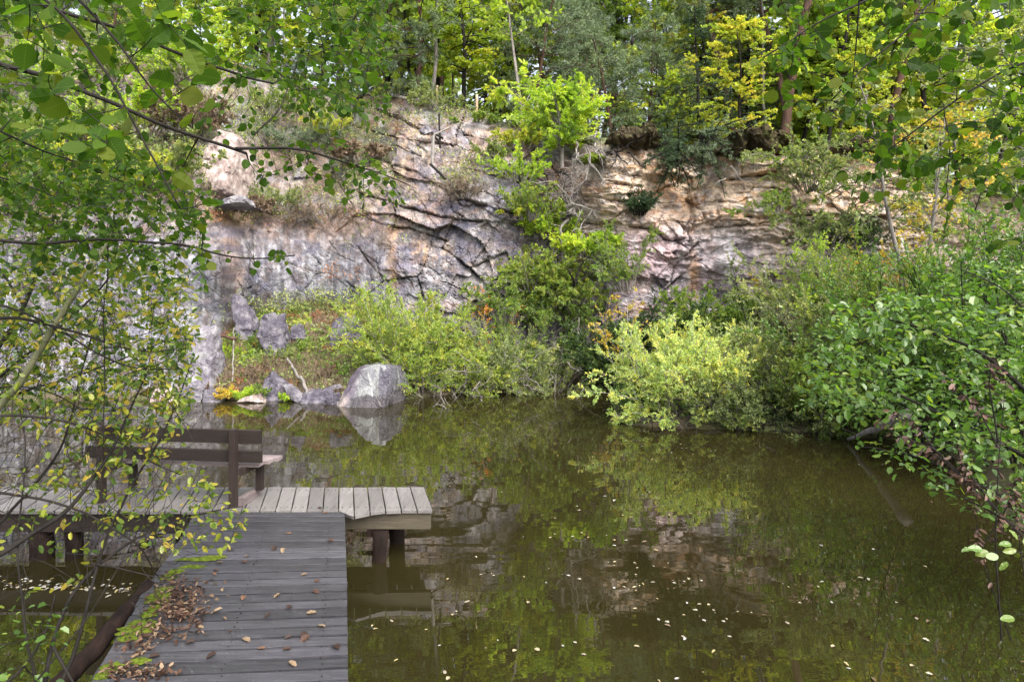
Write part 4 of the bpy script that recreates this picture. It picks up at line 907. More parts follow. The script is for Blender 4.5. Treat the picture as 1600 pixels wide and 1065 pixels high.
# the rounded green tree at the brink
tree('bush_tree', onc(878, 262, .5), 2.1, .07, .22, 1.7, 60, 10, 44, .075, M['fresh'], M['bark_grey'], 'rounded fresh-green tree leaning out from the cliff top', seed=51, width=.45, up=.75, twl=.55, droop=.02, colr=lambda p: .22*(p[:, 0] > 1.9)-.08)
wallbush('wall_shrub', 815, 232, .9, .75, 14, 'maple_yellow', 'small yellow-orange shrub left of the rounded tree', seed=52, size=.08)
wallbush('wall_shrub', 812, 285, 1.0, .95, 18, 'fresh', 'lime-green shrub below the yellow-orange one', seed=53, size=.08)
wallbush('wall_shrub', 828, 345, 1.0, 1.2, 18, 'mid_green', 'green shrub hanging in the gully above the wall ivy', seed=54, size=.08, colr=lambda p: np.full(len(p), .15))
wallbush('wall_shrub', 855, 372, 1.2, .9, 20, 'fresh', 'leafy shrub in the gully below the dead branches', seed=55, size=.085)
wallbush('wall_shrub', 920, 404, 1.3, .85, 26, 'fresh', 'bright lime shrub on a bent dark branch, centre of the wall', seed=56, size=.085, off=.7, colr=lambda p: .2*(p[:, 0] < 2.1))
wallbush('wall_shrub', 835, 455, 1.6, 1.3, 36, 'mid_green', 'wide green ivy mass on the wall above the willows', seed=57, colr=lambda p: np.full(len(p), .2), size=.09, droop=.12, off=.5)
wallbush('wall_shrub', 800, 500, 1.6, 1.2, 24, 'mid_green', 'green ivy mass reaching left above the yellow willow', seed=571, size=.085, droop=.12, off=.4)
wallbush('wall_shrub', 880, 478, 1.1, 1.0, 22, 'mid_green', 'ivy hanging in the centre of the wall with yellowing tips', seed=58, size=.085, droop=.12, off=.7, colr=lambda p: np.full(len(p), .22))
wallbush('wall_shrub', 978, 455, .75, 1.6, 20, 'mid_green', 'narrow ivy curtain beside the lilac streaked rock', seed=59, size=.08, droop=.12, off=.5)
wallbush('wall_shrub', 845, 520, 1.8, 1.2, 26, 'mid_green', 'low ivy in the hollow above the grey willow', seed=60, size=.085, droop=.1, off=.3)
wallbush('wall_bush', 1000, 336, .5, .68, 34, 'spruce', 'small round dark evergreen growing from the tan wall', seed=61, size=.05, width=.3, off=.4, fan=1.0, bark='bark')
wallbush('wall_bush', 1325, 395, 1.5, 1.0, 30, 'dark_green', 'dark evergreen shrub under the right ledge', seed=62, size=.06, off=.6)
wallbush('wall_bush', 1275, 300, 1.6, 1.2, 22, 'grey_green', 'grey-green shrub spilling over the right brink', seed=63, size=.075, off=.8, droop=.1)
wallbush('wall_bush', 1290, 380, 1.2, .9, 14, 'grey_green', 'grey-green spray in front of the right ledges', seed=64, size=.075, off=1.2, droop=.1, colr=lambda p: np.full(len(p), -.1))
wallbush('wall_bush', 690, 170, 1.2, .8, 12, 'grey_green', 'pale shrub beside the first fence post', seed=65, size=.08, off=.2)
wallbush('wall_bush', 625, 150, 1.2, .6, 10, 'grey_green', 'pale brush on the brink at the end of the pole', seed=66, size=.08, off=.2)
wallbush('wall_bush', 725, 310, .9, .6, 26, 'straw', 'dry grey heather tuft below the timber frame', seed=67, size=.05, width=.15, off=.2)
wallbush('wall_bush', 765, 245, .9, .5, 14, 'grey_green', 'grey-green tuft right of the timber frame', seed=68, size=.06, off=.2)
wallbush('wall_bush', 745, 190, 1.5, .4, 14, 'mid_green', 'low green growth on the brink below the fence', seed=69, size=.07, off=.3)
wallbush('wall_bush', 505, 345, 1.6, .7, 26, 'straw', 'dry heather on the ledge above the grey wall', seed=70, size=.06, width=.15, off=.3)
wallbush('wall_bush', 440, 330, 1.4, .9, 20, 'grey_green', 'grey-green bush on the ledge above the leaning slab', seed=71, size=.06, off=.3)
wallbush('wall_bush', 480, 235, 1.8, 1.0, 22, 'pine', 'bluish pine scrub on the upper left slope', seed=72, size=.10, width=.12, off=.3)
wallbush('wall_bush', 520, 215, .8, .9, 12, 'maple_yellow', 'small yellow shrub on the upper left slope', seed=73, size=.08, off=.5)
wallbush('wall_bush', 420, 180, 2.0, 1.2, 20, 'mid_green', 'green scrub right of the pale crag', seed=74, size=.08, off=.3)
wallbush('wall_bush', 800, 337, .6, .3, 10, 'maple_yellow', 'little yellow plant on the ledge left of the ivy', seed=75, size=.06, off=.2)
for i, (u, v, w, h, mt) in enumerate([(40,250,2.4,1.6,'mid_green'),(130,230,2.2,1.6,'grey_green'),(215,220,2.2,1.8,'fresh'),(170,300,2.4,1.5,'maple_yellow'),(250,290,2.0,1.3,'grey_green'),(80,320,2.0,1.2,'mid_green'),
                                       (-60,260,2.6,1.8,'mid_green'),(300,130,2.4,1.8,'fresh'),(210,140,2.6,2.0,'grey_green'),(110,140,2.8,2.0,'fresh'),(10,150,2.8,2.0,'mid_green'),(280,210,1.8,1.2,'straw'),(-80,160,2.8,2.0,'fresh'),(380,330,1.2,.5,'straw'),(560,250,1.6,.7,'straw')]):
    wallbush('slope_bush', u, v, w, h, 20, mt, ['green shrub near the left edge above the wall', 'grey-green shrub above the wall, left of the lime one', 'lime shrub left of the creamy crag', 'golden shrub on the lip of the left wall', 'grey-green shrub just left of the creamy crag', 'low green shrub on the lip of the wall near the left edge', 'green shrub cut by the left edge above the wall', 'lime shrub high above the creamy crag', 'grey-green shrub high on the upper left slope', 'lime shrub high on the slope near the left edge', 'green shrub in the top left corner behind the alder leaves', 'dry brown shrub above the creamy crag', 'lime shrub cut by the left edge high on the slope', 'dry tuft on the ledge right of the flat ledge stone', 'dry brown scrub left of the tan broken ledges'][i], seed=80+i, size=.11, off=.3, width=.5)
for i, (u, v, w, h, mt) in enumerate([(1235,255,1.6,1.0,'grey_green'),(1215,330,1.5,.8,'mid_green'),(1300,250,1.8,1.0,'mid_green'),(1245,345,1.2,.6,'grey_green'),(1340,300,1.6,.9,'mid_green'),(1460,330,1.6,1.0,'grey_green'),(1500,300,1.8,1.0,'mid_green'),(1380,420,1.2,.8,'mid_green')]):
    wallbush('brink_spray', u, v, w, h, 9, mt, ['topmost grey-green spray reaching left over the tan ledges','green spray in front of the long tan ledge','green spray right of the topmost one','small grey-green spray under the long tan ledge','green spray behind the double-stemmed tree','grey-green spray on the ledges right of the double-stemmed tree','green spray at the top right of the wall','green spray at the foot of the double-stemmed tree'][i], seed=150+i, size=.075, off=1.0, droop=.13, lean=(-.5, -.4), fan=1.5, twigs=12)
# spruce boughs hanging over the brink
def bough(u, v, Y, dirn, L, label, seed, mat='spruce', n=16, ln=.5, droop=.06):
    rng = np.random.default_rng(seed); b = P(u, v, Y); root = empty('spruce_bough', b, label, 'bough')
    st = grow(np.zeros((n, 3))+rng.normal(size=(n, 3))*.12, nrm(np.array([dirn])+rng.normal(size=(n, 3))*.33), L*rng.uniform(.5, 1, n), 7, .08, droop, rng)
    p1, t1, tt = sample(st, 16, .1, 1, rng); d1 = side(t1, 1.0, rng); d1[:, 2] = d1[:, 2]*.3-.05
    tp = grow(p1, d1, ln*(1.15-tt)*rng.uniform(.5, 1, len(p1)), 4, .08, .05, rng)
    q = MB(); q.tubes(st, np.broadcast_to(np.linspace(.03, .008, 7)[None], (n, 7)), 4); q.tubes(tp, np.full((len(tp), 4), .004), 3); q.build('branches', M['bark'], root)
    p2, t2, _ = sample(tp, 26, 0, 1, rng); D = side(t2, .8, rng)
    leaves_obj('needles', M[mat], root, 'quad', p2, D, nrm(rv(rng, len(p2))+[0, 0, .8]), rng.uniform(.05, .08, len(p2)), .22, np.clip(rng.uniform(0, 1, len(p2)), 0, 1), rng); return root
bough(1060, 235, 18.9, (-.25, -.5, -.35), 1.9, 'dark spruce bough drooping over the brink between the rock noses', 91, n=22, ln=.6)
bough(1100, 215, 18.6, (.1, -.5, -.25), 1.7, 'grey-green spruce bough right of the dark one', 92, 'pine', n=16)
bough(1040, 215, 19.4, (-.7, -.3, -.2), 1.5, 'short spruce bough spreading left over the mossy lip', 93, n=12)
# bare twisted wood under the rounded tree
def bare(name, u, v, Y, dirn, spread, L, n, mat, label, seed, r=.03, wob=.28, kids=6):
    rng = np.random.default_rng(seed); b = P(u, v, Y); q = MB()
    st = grow(np.tile(b, (n, 1))+rng.normal(size=(n, 3))*spread, nrm(np.array([dirn])+rng.normal(size=(n, 3))*.45), L*rng.uniform(.5, 1, n), 10, wob, .02, rng)
    q.tubes(st, np.broadcast_to(np.linspace(r, r*.3, 10)[None], (n, 10)), 5)
    p1, t1, _ = sample(st, kids, .3, 1, rng); tp = grow(p1, side(t1, .8, rng), L*.35*rng.uniform(.4, 1, len(p1)), 6, .22, .0, rng)
    q.tubes(tp, np.broadcast_to(np.linspace(r*.35, r*.12, 6)[None], (len(tp), 6)), 3)
    o = q.build(name, mat, None, False, b); tag(o, label, 'dead wood')
    if seed in (109, 110, 111, 112): o['kind'] = 'stuff'
    return o
bare('dead_branches', 925, 245, 18.6, (-.2, -.3, -.9), .25, 1.5, 14, M['bark_grey'], 'tangle of grey bare branches hanging below the rounded tree', 101)
bare('dead_branches', 890, 330, 18.9, (.1, -.2, .9), .12, 1.6, 7, M['bark_grey'], 'grey forked dead trunk rising to the rounded tree', 102, r=.05)
bare('dead_branches', 845, 265, 19.4, (.3, -.3, -.6), .2, 1.1, 10, M['bark'], 'dark bare twigs left of the dead trunk', 103)
bare('dead_branches', 960, 235, 18.3, (-.2, -.2, -.8), .15, .9, 7, M['bark'], 'dark roots hanging from the mossy lip', 104, r=.035)
bare('dead_branches', 905, 355, 18.6, (.2, -.3, .7), .1, .8, 8, M['twig_pale'], 'bleached twiggy branch above the bright lime shrub', 105, r=.016)
bare('dead_branches', 895, 445, 18.0, (.35, -.2, .7), .03, 1.3, 3, M['bark'], 'bent dark branch carrying the bright lime shrub', 106, r=.04, wob=.15, kids=3)
bare('dead_branches', 1130, 262, 18.0, (-.3, -.4, -.2), .2, .8, 6, M['twig_pale'], 'pale bare twigs below the yellow maple', 107, r=.014)
bare('dead_branches', 1330, 330, 17.2, (.6, -.3, -.1), .3, 1.3, 12, M['bark'], 'dark twiggy tangle on the right ledge', 108, r=.014)
bare('dead_branches', 700, 626, 16.6, (.4, -.4, .1), .8, .9, 60, M['bark_grey'], 'grey bare twigs trailing at the waterline under the yellow willow', 109, r=.012)
bare('dead_branches', 830, 620, 17.0, (.3, -.4, .1), .7, .8, 40, M['bark_grey'], 'grey bare twigs at the waterline under the olive willow', 110, r=.012)
bare('dead_branches', 1080, 662, 13.3, (.1, -.3, .3), .6, .6, 90, M['bark'], 'grey bare twigs in the water under the bright willow', 111, r=.009)
bare('dead_branches', 1240, 668, 13.0, (.1, -.3, .3), .8, .7, 110, M['bark'], 'dark bare twigs in the water under the grey-green bush', 112, r=.009)

# ------------------------------------------------------------------ low growth on the slope
def cover(name, mat, label, n, region, lpp, size, width, hgt, tpl='oval', seed=1, upn=.8, colr=.0, blades=False):
    rng = np.random.default_rng(seed); u0, u1, ya, yb = region
    X = []; 
    u = rng.uniform(u0, u1, n*6); y = rng.uniform(ya, yb, n*6); x = (u-800)/F*y
    d = shore_dist(x, y); k = (d > .15) & (fbm(x*1.1+seed*7, y*1.1, seed, 3) > .48); x = x[k][:n]; y = y[k][:n]; z = gz(x, y)
    b = np.repeat(np.stack([x, y, z], 1), lpp, 0); m = len(b)
    off = rng.normal(size=(m, 3))*np.array([.10, .10, 0]); hh = rng.uniform(0, hgt, m)
    if blades:
        D = nrm(rv(rng, m)*.4+[0, 0, 1]); Pp = b+off
    else:
        D = rv(rng, m); Pp = b+off+np.stack([hh*0, hh*0, hh], 1)
    o = leaves_obj(name, M[mat], None, tpl, Pp, D, nrm(rv(rng, m)+[0, -.3, upn]), size*rng.uniform(.6, 1.3, m), width, np.repeat(rng.uniform(.1, .9, len(x)), lpp)*.7+rng.uniform(0, .3, m), rng)
    tag(o, label, kind='stuff'); return o
SL = (340, 640, 16, 20.2)
cover('undergrowth', 'grey_green', 'green ivy and bramble leaves on the slope below the grey wall', 170, SL, 26, .07, .7, .16, seed=1)
cover('undergrowth', 'mid_green', 'darker bramble leaves on the slope', 300, SL, 26, .07, .7, .2, seed=2)
cover('undergrowth', 'russet', 'russet dead bracken on the slope', 240, SL, 30, .06, .5, .16, seed=3)
cover('dry_grass', 'straw', 'dry straw-coloured grass on the slope', 1000, SL, 30, .17, .05, .1, 'quad', seed=4, blades=True)
cover('undergrowth', 'dark_green', 'dark ground growth along the right bank', 900, (930, 1700, 12.8, 19), 26, .08, .6, .3, seed=5)
cover('undergrowth', 'mid_green', 'green ground growth along the far bank', 700, (600, 1500, 13.3, 19.5), 24, .08, .6, .4, seed=6)
cover('dry_grass', 'grass', 'grass on the forest floor at the brink', 1500, (380, 1700, 19, 34), 18, .28, .05, .1, 'quad', seed=7, blades=True)
cover('undergrowth', 'mid_green', 'undergrowth of the forest floor', 2200, (-100, 1700, 20, 46), 18, .16, .6, .7, 'oval', seed=8)
cover('undergrowth', 'mid_green', 'green growth on the near right bank', 900, (1500, 2500, 4, 12.8), 24, .07, .6, .3, seed=9)
cover('dry_grass', 'grass', 'grass on the near right bank', 900, (1500, 2600, 4, 12.8), 18, .22, .05, .1, 'quad', seed=10, blades=True)
def scat_wall(name, mat, label, blobs, lpp, size, width, seed, tpl='oval'):
    rng = np.random.default_rng(seed); U = []; 
    for (u, v, su, sv, n) in blobs: U.append(np.stack([rng.normal(u, su, n), rng.normal(v, sv, n)], 1))
    U = np.concatenate(U); U[:, 1] = np.maximum(U[:, 1], vtop(U[:, 0])+3); Y = YM(U[:, 0], U[:, 1])-rng.uniform(.15, .4, len(U))
    b = np.stack([(U[:, 0]-800)/F*Y, Y, CZ+(H0-U[:, 1])/F*Y], 1); b = np.repeat(b, lpp, 0); m = len(b)
    o = leaves_obj(name, M[mat], None, tpl, b+rng.normal(size=(m, 3))*.09, rv(rng, m), nrm(rv(rng, m)+[0, -.5, .8]), size*rng.uniform(.6, 1.3, m), width, rng.uniform(0, 1, m), rng); tag(o, label, kind='stuff')
scat_wall('dry_grass', 'straw', 'dry grass and heather clinging to the ledges', [(510,345,60,12,160),(570,360,30,14,70),(600,385,14,18,40),(700,300,30,8,60),(725,265,30,10,60),(640,190,40,12,60),(400,330,30,10,60),(450,300,60,30,200),(540,260,50,30,160),(300,280,60,30,160),(180,300,90,30,200)], 14, .11, .07, 121, 'quad')
scat_wall('wall_moss', 'grey_green', 'small green plants rooted in the ledges', [(440,325,50,10,60),(560,300,40,30,70),(760,250,30,14,50),(700,180,60,8,90),(500,210,70,40,200),(430,170,50,30,160),(340,190,40,40,120),(200,250,110,50,360),(60,280,90,50,300),(460,480,60,10,90),(540,470,40,10,50),(725,275,20,8,30),(200,150,160,50,300)], 14, .07, .5, 122)
scat_wall('wall_moss', 'russet', 'russet plants rooted in the ledges', [(560,500,30,8,60),(520,420,20,10,16),(110,200,60,30,60),(330,330,30,10,30),(640,200,30,10,20),(500,340,30,8,40),(860,300,20,30,40),(905,390,14,20,20)], 14, .06, .5, 123)
for i, (px, py, mt, lb) in enumerate([(357,622,'yellow','golden fern at the waterline left of the green fern'), (378,624,'fresh','lime-green fern between the golden and the dark ferns'), (402,622,'mid_green','deeper green fern by the flat pink rock'), (448,626,'fresh','small lime fern in front of the leaning slab')]):
    sh('fern', P(px, py, 16.1), .3, .25, (.26, .30, .28, .20)[i], 14, 10, 8, .06, M[mt], M['bark_pale'], lb, 'fern', width=.4, seed=130+i, fan=1.3, twl=.35, t0=.1, stemr=.006)

for i, (px, Y, w_, h_, mt, lb) in enumerate([(385, 18.1, .9, .45, 'mid_green', 'green tuft at the foot of the tall leaning slab'), (430, 17.5, 1.0, .5, 'grey_green', 'grey-green tuft before the blocky upright rock'), (468, 18.0, .7, .3, 'mid_green', 'small green tuft below the bluish wedge'),
        (545, 17.9, 1.0, .4, 'russet', 'russet bramble before the rounded rock on the slope'), (355, 17.6, .8, .5, 'fresh', 'bright green plant in the crack beside the pale left slab'), (330, 16.5, .8, .4, 'straw', 'dry tuft on top of the low left shore stones'), (500, 16.9, 1.1, .35, 'straw', 'straw-coloured tuft behind the grey shoreline rock'), (415, 16.9, .9, .5, 'straw', 'dry brown brush above the flat pink rock')]):
    sh('slope_plant', bs(px, Y), w_, .5, h_, 18, 12, 9, .065, M[mt], M['bark_pale'], lb, 'plant', width=.4, seed=160+i, fan=1.4, twl=.35, t0=.1, stemr=.006, gfun=gz)
# ------------------------------------------------------------------ forest on the plateau
def place(proto, px, Y, sc=1.0, rot=None, label=None, dz=0, ax=None):
    o = proto if not proto.get('used_') else copy_tree(proto)
    x = (px-800)/F*Y; o.location = (x, Y, float(gz(x, Y)[0])-.1+dz); o.rotation_euler = (0, 0, rngf.uniform(0, 6.28) if rot is None else rot); o.scale = (sc, sc, sc*rngf.uniform(.9, 1.1))
    if label: o['label'] = label
    proto['used_'] = 1; return o
rngf = np.random.default_rng(77)
GR = 'trees of the forest above the quarry'
def proto(*a, **k):
    o = tree(*a, **k); register(o); return o
Z3 = (0, 0, 0)
pm = [proto('maple_tree', Z3, 9.5, .11, .24, 3.0, 60, 8, 24, .125, M['maple_green'], M['bark'], 'yellow-green maple with layered sprays in the cliff-top forest', group=GR, seed=201, width=.85, up=.30, twl=.8, flat=.35, wob=.07),
      proto('maple_tree', Z3, 8.0, .09, .20, 2.6, 50, 8, 24, .12, M['maple_green'], M['bark'], 'slim yellow-green maple in the cliff-top forest', group=GR, seed=202, width=.85, up=.35, twl=.8, flat=.35, wob=.09)]
py_ = [proto('maple_tree', Z3, 8.5, .10, .20, 2.7, 50, 8, 24, .125, M['maple_yellow'], M['bark'], 'golden-leaved maple in the cliff-top forest', group=GR, seed=203, width=.85, up=.30, twl=.8, flat=.35, wob=.07)]
pg = [proto('beech_tree', Z3, 14, .16, .35, 3.2, 70, 8, 22, .15, M['mid_green'], M['bark_grey'], 'tall green broadleaf in the cliff-top forest', group=GR, seed=204, width=.7, up=.45, twl=1.0, flat=.5)]
pp = [proto('pine_tree', Z3, 15, .15, .42, 2.6, 48, 8, 34, .26, M['pine'], M['bark_pine'], 'tall pine with reddish bark in the cliff-top forest', group=GR, seed=205, tpl='quad', width=.09, up=.25, twl=.6, leaf0=.3),
      proto('pine_tree', Z3, 6.0, .10, .15, 2.2, 44, 9, 34, .20, M['pine'], M['bark_pine'], 'young bluish pine in the cliff-top forest', group=GR, seed=206, tpl='quad', width=.09, up=.25, twl=.6, leaf0=.2)]
ps = [proto('spruce_tree', Z3, 11, .14, .06, 2.3, 110, 9, 22, .15, M['spruce'], M['bark'], 'dark spruce in the cliff-top forest', group=GR, seed=207, tpl='quad', width=.2, up=-.05, twl=.6, leaf0=.05, wob=.02)]
pb = [proto('young_tree', Z3, 10, .07, .35, 1.3, 30, 6, 12, .15, M['maple_green'], M['bark_grey'], 'thin grey-trunked young tree in the cliff-top forest', group=GR, seed=208, width=.7, up=.6, twl=.6)]
FT = [ # prominent ones first: (prototype, column, depth, scale, label)
 (pp[0], 1222, 23.0, 1.15, 'thick reddish pine trunk above the dark soil overhang'), (pp[0], 1240, 24.6, 1.0, 'second reddish pine trunk just right of the thick one'), (pb[0], 797, 22.0, 1.3, 'slender grey trunk left of the rounded tree'),
 (py_[0], 1160, 20.3, .55, 'small golden maple spreading over the soil overhang'), (py_[0], 1110, 26, .95, 'golden maple filling the top of the picture right of centre'), (pm[0], 1290, 24, .9, 'yellow-green maple right of the reddish pine trunks'),
 (pm[0], 720, 25.5, .9, 'yellow-green maple behind the fence posts'), (pm[1], 640, 27, .9, 'slim maple above the pole on the brink'), (pp[1], 960, 23.5, .85, 'bluish young pine above the mossy lip'), (pp[1], 1015, 25, 1.0, 'larger bluish young pine behind the mossy lip'),
 (ps[0], 1090, 22.6, .55, 'small spruce between the mossy lip and the golden maple'), (pm[1], 1050, 23, .6, 'small maple with level sprays above the spruce'), (ps[0], 1165, 26, .8, 'dark spruce behind the small golden maple'),
 (pp[1], 590, 26.5, 1.0, 'bluish young pine at the left end of the brink'), (pp[1], 835, 24.5, 1.0, 'bluish young pine behind the rounded tree'), (pg[0], 900, 30, 1.0, None), (pp[0], 1385, 24, 1.0, 'reddish pine behind the right alder leaves'), (pp[0], 935, 33, 1.0, 'reddish pine trunk seen in the bright gap of the canopy'),
 (pm[0], 780, 28, 1.1, None), (pp[1], 860, 27, 1.2, None), (pm[1], 1000, 28, 1.1, None), (py_[0], 1060, 29, 1.1, None), (pm[0], 680, 29, 1.1, None), (pm[0], 1180, 28, 1.1, None), (pm[1], 1240, 27, 1.1, None), (pm[0], 600, 29, 1.1, None), (pp[1], 930, 26, 1.1, None), (pm[0], 1340, 27, 1.1, None), (pm[0], 1450, 25, 1.1, None), (pm[1], 1550, 24, 1.1, None), (pm[0], 500, 31, 1.2, None), (pm[0], 400, 33, 1.2, None), (pp[0], 690, 33, 1.0, None), (pp[0], 660, 37, 1.1, None), (ps[0], 760, 34, .9, None), (pm[0], 1200, 31, 1.0, None), (py_[0], 1400, 27, .8, None), (py_[0], 1330, 21.5, .45, 'little golden maple on the right brink')]
for pr, px, Y, sc, lb in FT: place(pr, px, Y, sc, None, lb)
pool = [pm[0], pm[1], pg[0], pb[0], pp[0], ps[0], pm[0], pb[0], pp[1], pg[0], py_[0], pb[0]]
for i in range(46):
    place((pb[0], pb[0], pp[0])[i % 3], rngf.uniform(560, 1500), rngf.uniform(24, 42), rngf.uniform(.9, 1.3))
for i in range(120):
    Y = 26+rngf.uniform(0, 1)**.8*40; px = rngf.uniform(-80, 1700)
    if Y < 48 and 865 < px < 1000 and rngf.uniform() < .55: continue
    pr = pool[rngf.integers(0, len(pool))]
    if px < 600 and Y < 30: Y += 6
    place(pr, px, Y, rngf.uniform(.8, 1.15))
# slender trees standing at the foot of the right wall
tree('alder_tree', bs(1413, 14.2), 6.0, .065, .45, 1.2, 26, 6, 10, .08, M['grey_green'], M['bark_grey'], 'grey double-stemmed tree before the right wall, left stem', seed=301, width=.6, up=.4, twl=.5, wob=.04, lean=(-.06, 0))
tree('alder_tree', bs(1419, 14.0), 5.4, .055, .5, 1.3, 26, 6, 10, .08, M['yellow'], M['bark_grey'], 'right stem of the double-stemmed tree, yellow-leaved on top', seed=302, width=.6, up=.5, twl=.5, wob=.04, lean=(.10, 0))
tree('alder_tree', bs(1455, 14.6), 4.6, .03, .5, .9, 16, 5, 9, .08, M['grey_green'], M['bark_grey'], 'thin straight sapling right of the double-stemmed tree', seed=303, width=.6, up=.4, twl=.4, wob=.02)
tree('birch_tree', bs(1650, 15.5), 8.0, .10, .30, 3.4, 60, 8, 14, .085, M['grey_green'], M['bark_grey'], 'leafy grey-green tree over the right wall behind the alder leaves', seed=304, width=.6, up=.3, twl=.7)

# ------------------------------------------------------------------ foreground alders and brush
def in_poly(x, y, poly):
    ins = np.zeros(x.shape, bool); n = len(poly)
    for i in range(n):
        a = poly[i]; b = poly[(i+1) % n]
        ins ^= ((a[1] > y) != (b[1] > y)) & (x < (b[0]-a[0])*(y-a[1])/((b[1]-a[1]) or 1e-9)+a[0])
    return ins
def targets(rng, poly, d0, d1, n, clump=.0, cs=60., seed=0):
    poly = np.array(poly, float); out = []
    while len(out) < n:
        u = rng.uniform(poly[:, 0].min(), poly[:, 0].max(), 400); v = rng.uniform(poly[:, 1].min(), poly[:, 1].max(), 400)
        k = in_poly(u, v, poly)
        if clump: k &= fbm(u/cs, v/cs, 300+seed, 3) > clump
        for a_, b_ in zip(u[k], v[k]): out.append(P(a_, b_, rng.uniform(d0, d1)))
        if not k.any() and len(out) == 0 and rng.uniform() < .001: break
    return np.array(out[:n])
def colonize(root, mains, groups, leafmat, bark, tpl, size, width, rng, spacing=.055, upn=1.0, hang=.4, maxstep=.9, cam=0.0, r_tw=.0035, lf0=.2, rnd0=0, rnd1=1, bname='branches', lname='leaves', jit=.12):
    sk = []; q = MB()
    for pts, r0, r1 in mains:
        pts = np.array([P(*p) for p in pts]); L = np.linalg.norm(np.diff(pts, axis=0), axis=1).sum(); n = max(8, int(L/.06))
        t = np.linspace(0, 1, n); s = np.concatenate([[0], np.cumsum(np.linalg.norm(np.diff(pts, axis=0), axis=1))]); s /= s[-1]
        pp_ = np.stack([np.interp(t, s, pts[:, i]) for i in range(3)], 1)
        k = 5
        for i in range(3): pp_[:, i] = np.convolve(np.pad(pp_[:, i], k, 'reflect', reflect_type='odd'), np.ones(2*k+1)/(2*k+1), 'valid')
        pp_ += .012*np.stack([vn(t*L*4, t*0+j, 7+len(sk)*.01)-.5 for j in range(3)], 1)*2
        q.tube(pp_, np.linspace(r0, r1, n), 7); sk.append(np.concatenate([pp_, np.linspace(r0, r1, n)[:, None]], 1))
    cnt = sum(len(a_) for a_ in sk); buf = np.zeros((cnt+60000, 4)); buf[:cnt] = np.concatenate(sk)
    LP = []; LD = []; LS = []; LR = []
    for tg, szf in groups:
        base = buf[:cnt].copy()
        dm = np.array([np.min(((base[::3, :3]-t_)**2).sum(1)) for t_ in tg]); order = np.argsort(dm)
        for t_ in tg[order]:
            d2 = ((buf[:cnt, :3]-t_)**2).sum(1); j = int(np.argmin(d2)); L = math.sqrt(d2[j])
            if L < .04: continue
            p0 = buf[j, :3]; m_ = (p0+t_)/2+rng.normal(size=3)*L*jit+np.array([0, 0, .08*L])
            n = max(5, int(L/.07)); tt = np.linspace(0, 1, n)[:, None]
            pa = (1-tt)**2*p0+2*tt*(1-tt)*m_+tt**2*t_
            rr0 = min(max(buf[j, 3]*.75, r_tw*.6), r_tw*(1+2.2*L)); rr = np.linspace(rr0, r_tw*.35, n)
            q.tube(pa, rr, 4, cap=False)
            if cnt+n < len(buf): buf[cnt:cnt+n] = np.concatenate([pa, rr[:, None]], 1); cnt += n
            nl = max(2, int(min(L, .45)/spacing)+1); f0 = max(lf0, 1-.45/max(L, .01))
            tl = np.linspace(f0, 1, nl); ii = np.clip((tl*(n-1)).astype(int), 0, n-2); pt = pa[ii]*(1-((tl*(n-1))-ii)[:, None])+pa[ii+1]*((tl*(n-1))-ii)[:, None]
            tan = nrm(pa[ii+1]-pa[ii]); sd = nrm(np.cross(tan, [0, 0, 1.])+rng.normal(size=(nl, 3))*.35)*np.where(np.arange(nl) % 2, 1, -1)[:, None]
            D = nrm(tan*.7+sd*.9+np.array([0, 0, -hang])); D[-1] = nrm(tan[-1]+np.array([0, 0, -hang]))
            LP.append(pt+D*.012); LD.append(D); LS.append(szf*size*rng.uniform(.5, 1.25, nl)); LR.append(np.clip(rng.uniform(0, .8, nl)+rng.normal()*.12+.08, 0, 1)*(rnd1-rnd0)+rnd0)
    q.build(bname, bark, root, True)
    Pp_ = np.concatenate(LP); D = np.concatenate(LD); S = np.concatenate(LS); rn = np.concatenate(LR)
    Nn = nrm(rv(rng, len(Pp_))*.8+np.array([0, -cam, upn]))
    leaves_obj(lname, leafmat, root, tpl, Pp_, D, Nn, S, width, rn, rng); return len(Pp_)

rng = np.random.default_rng(501)
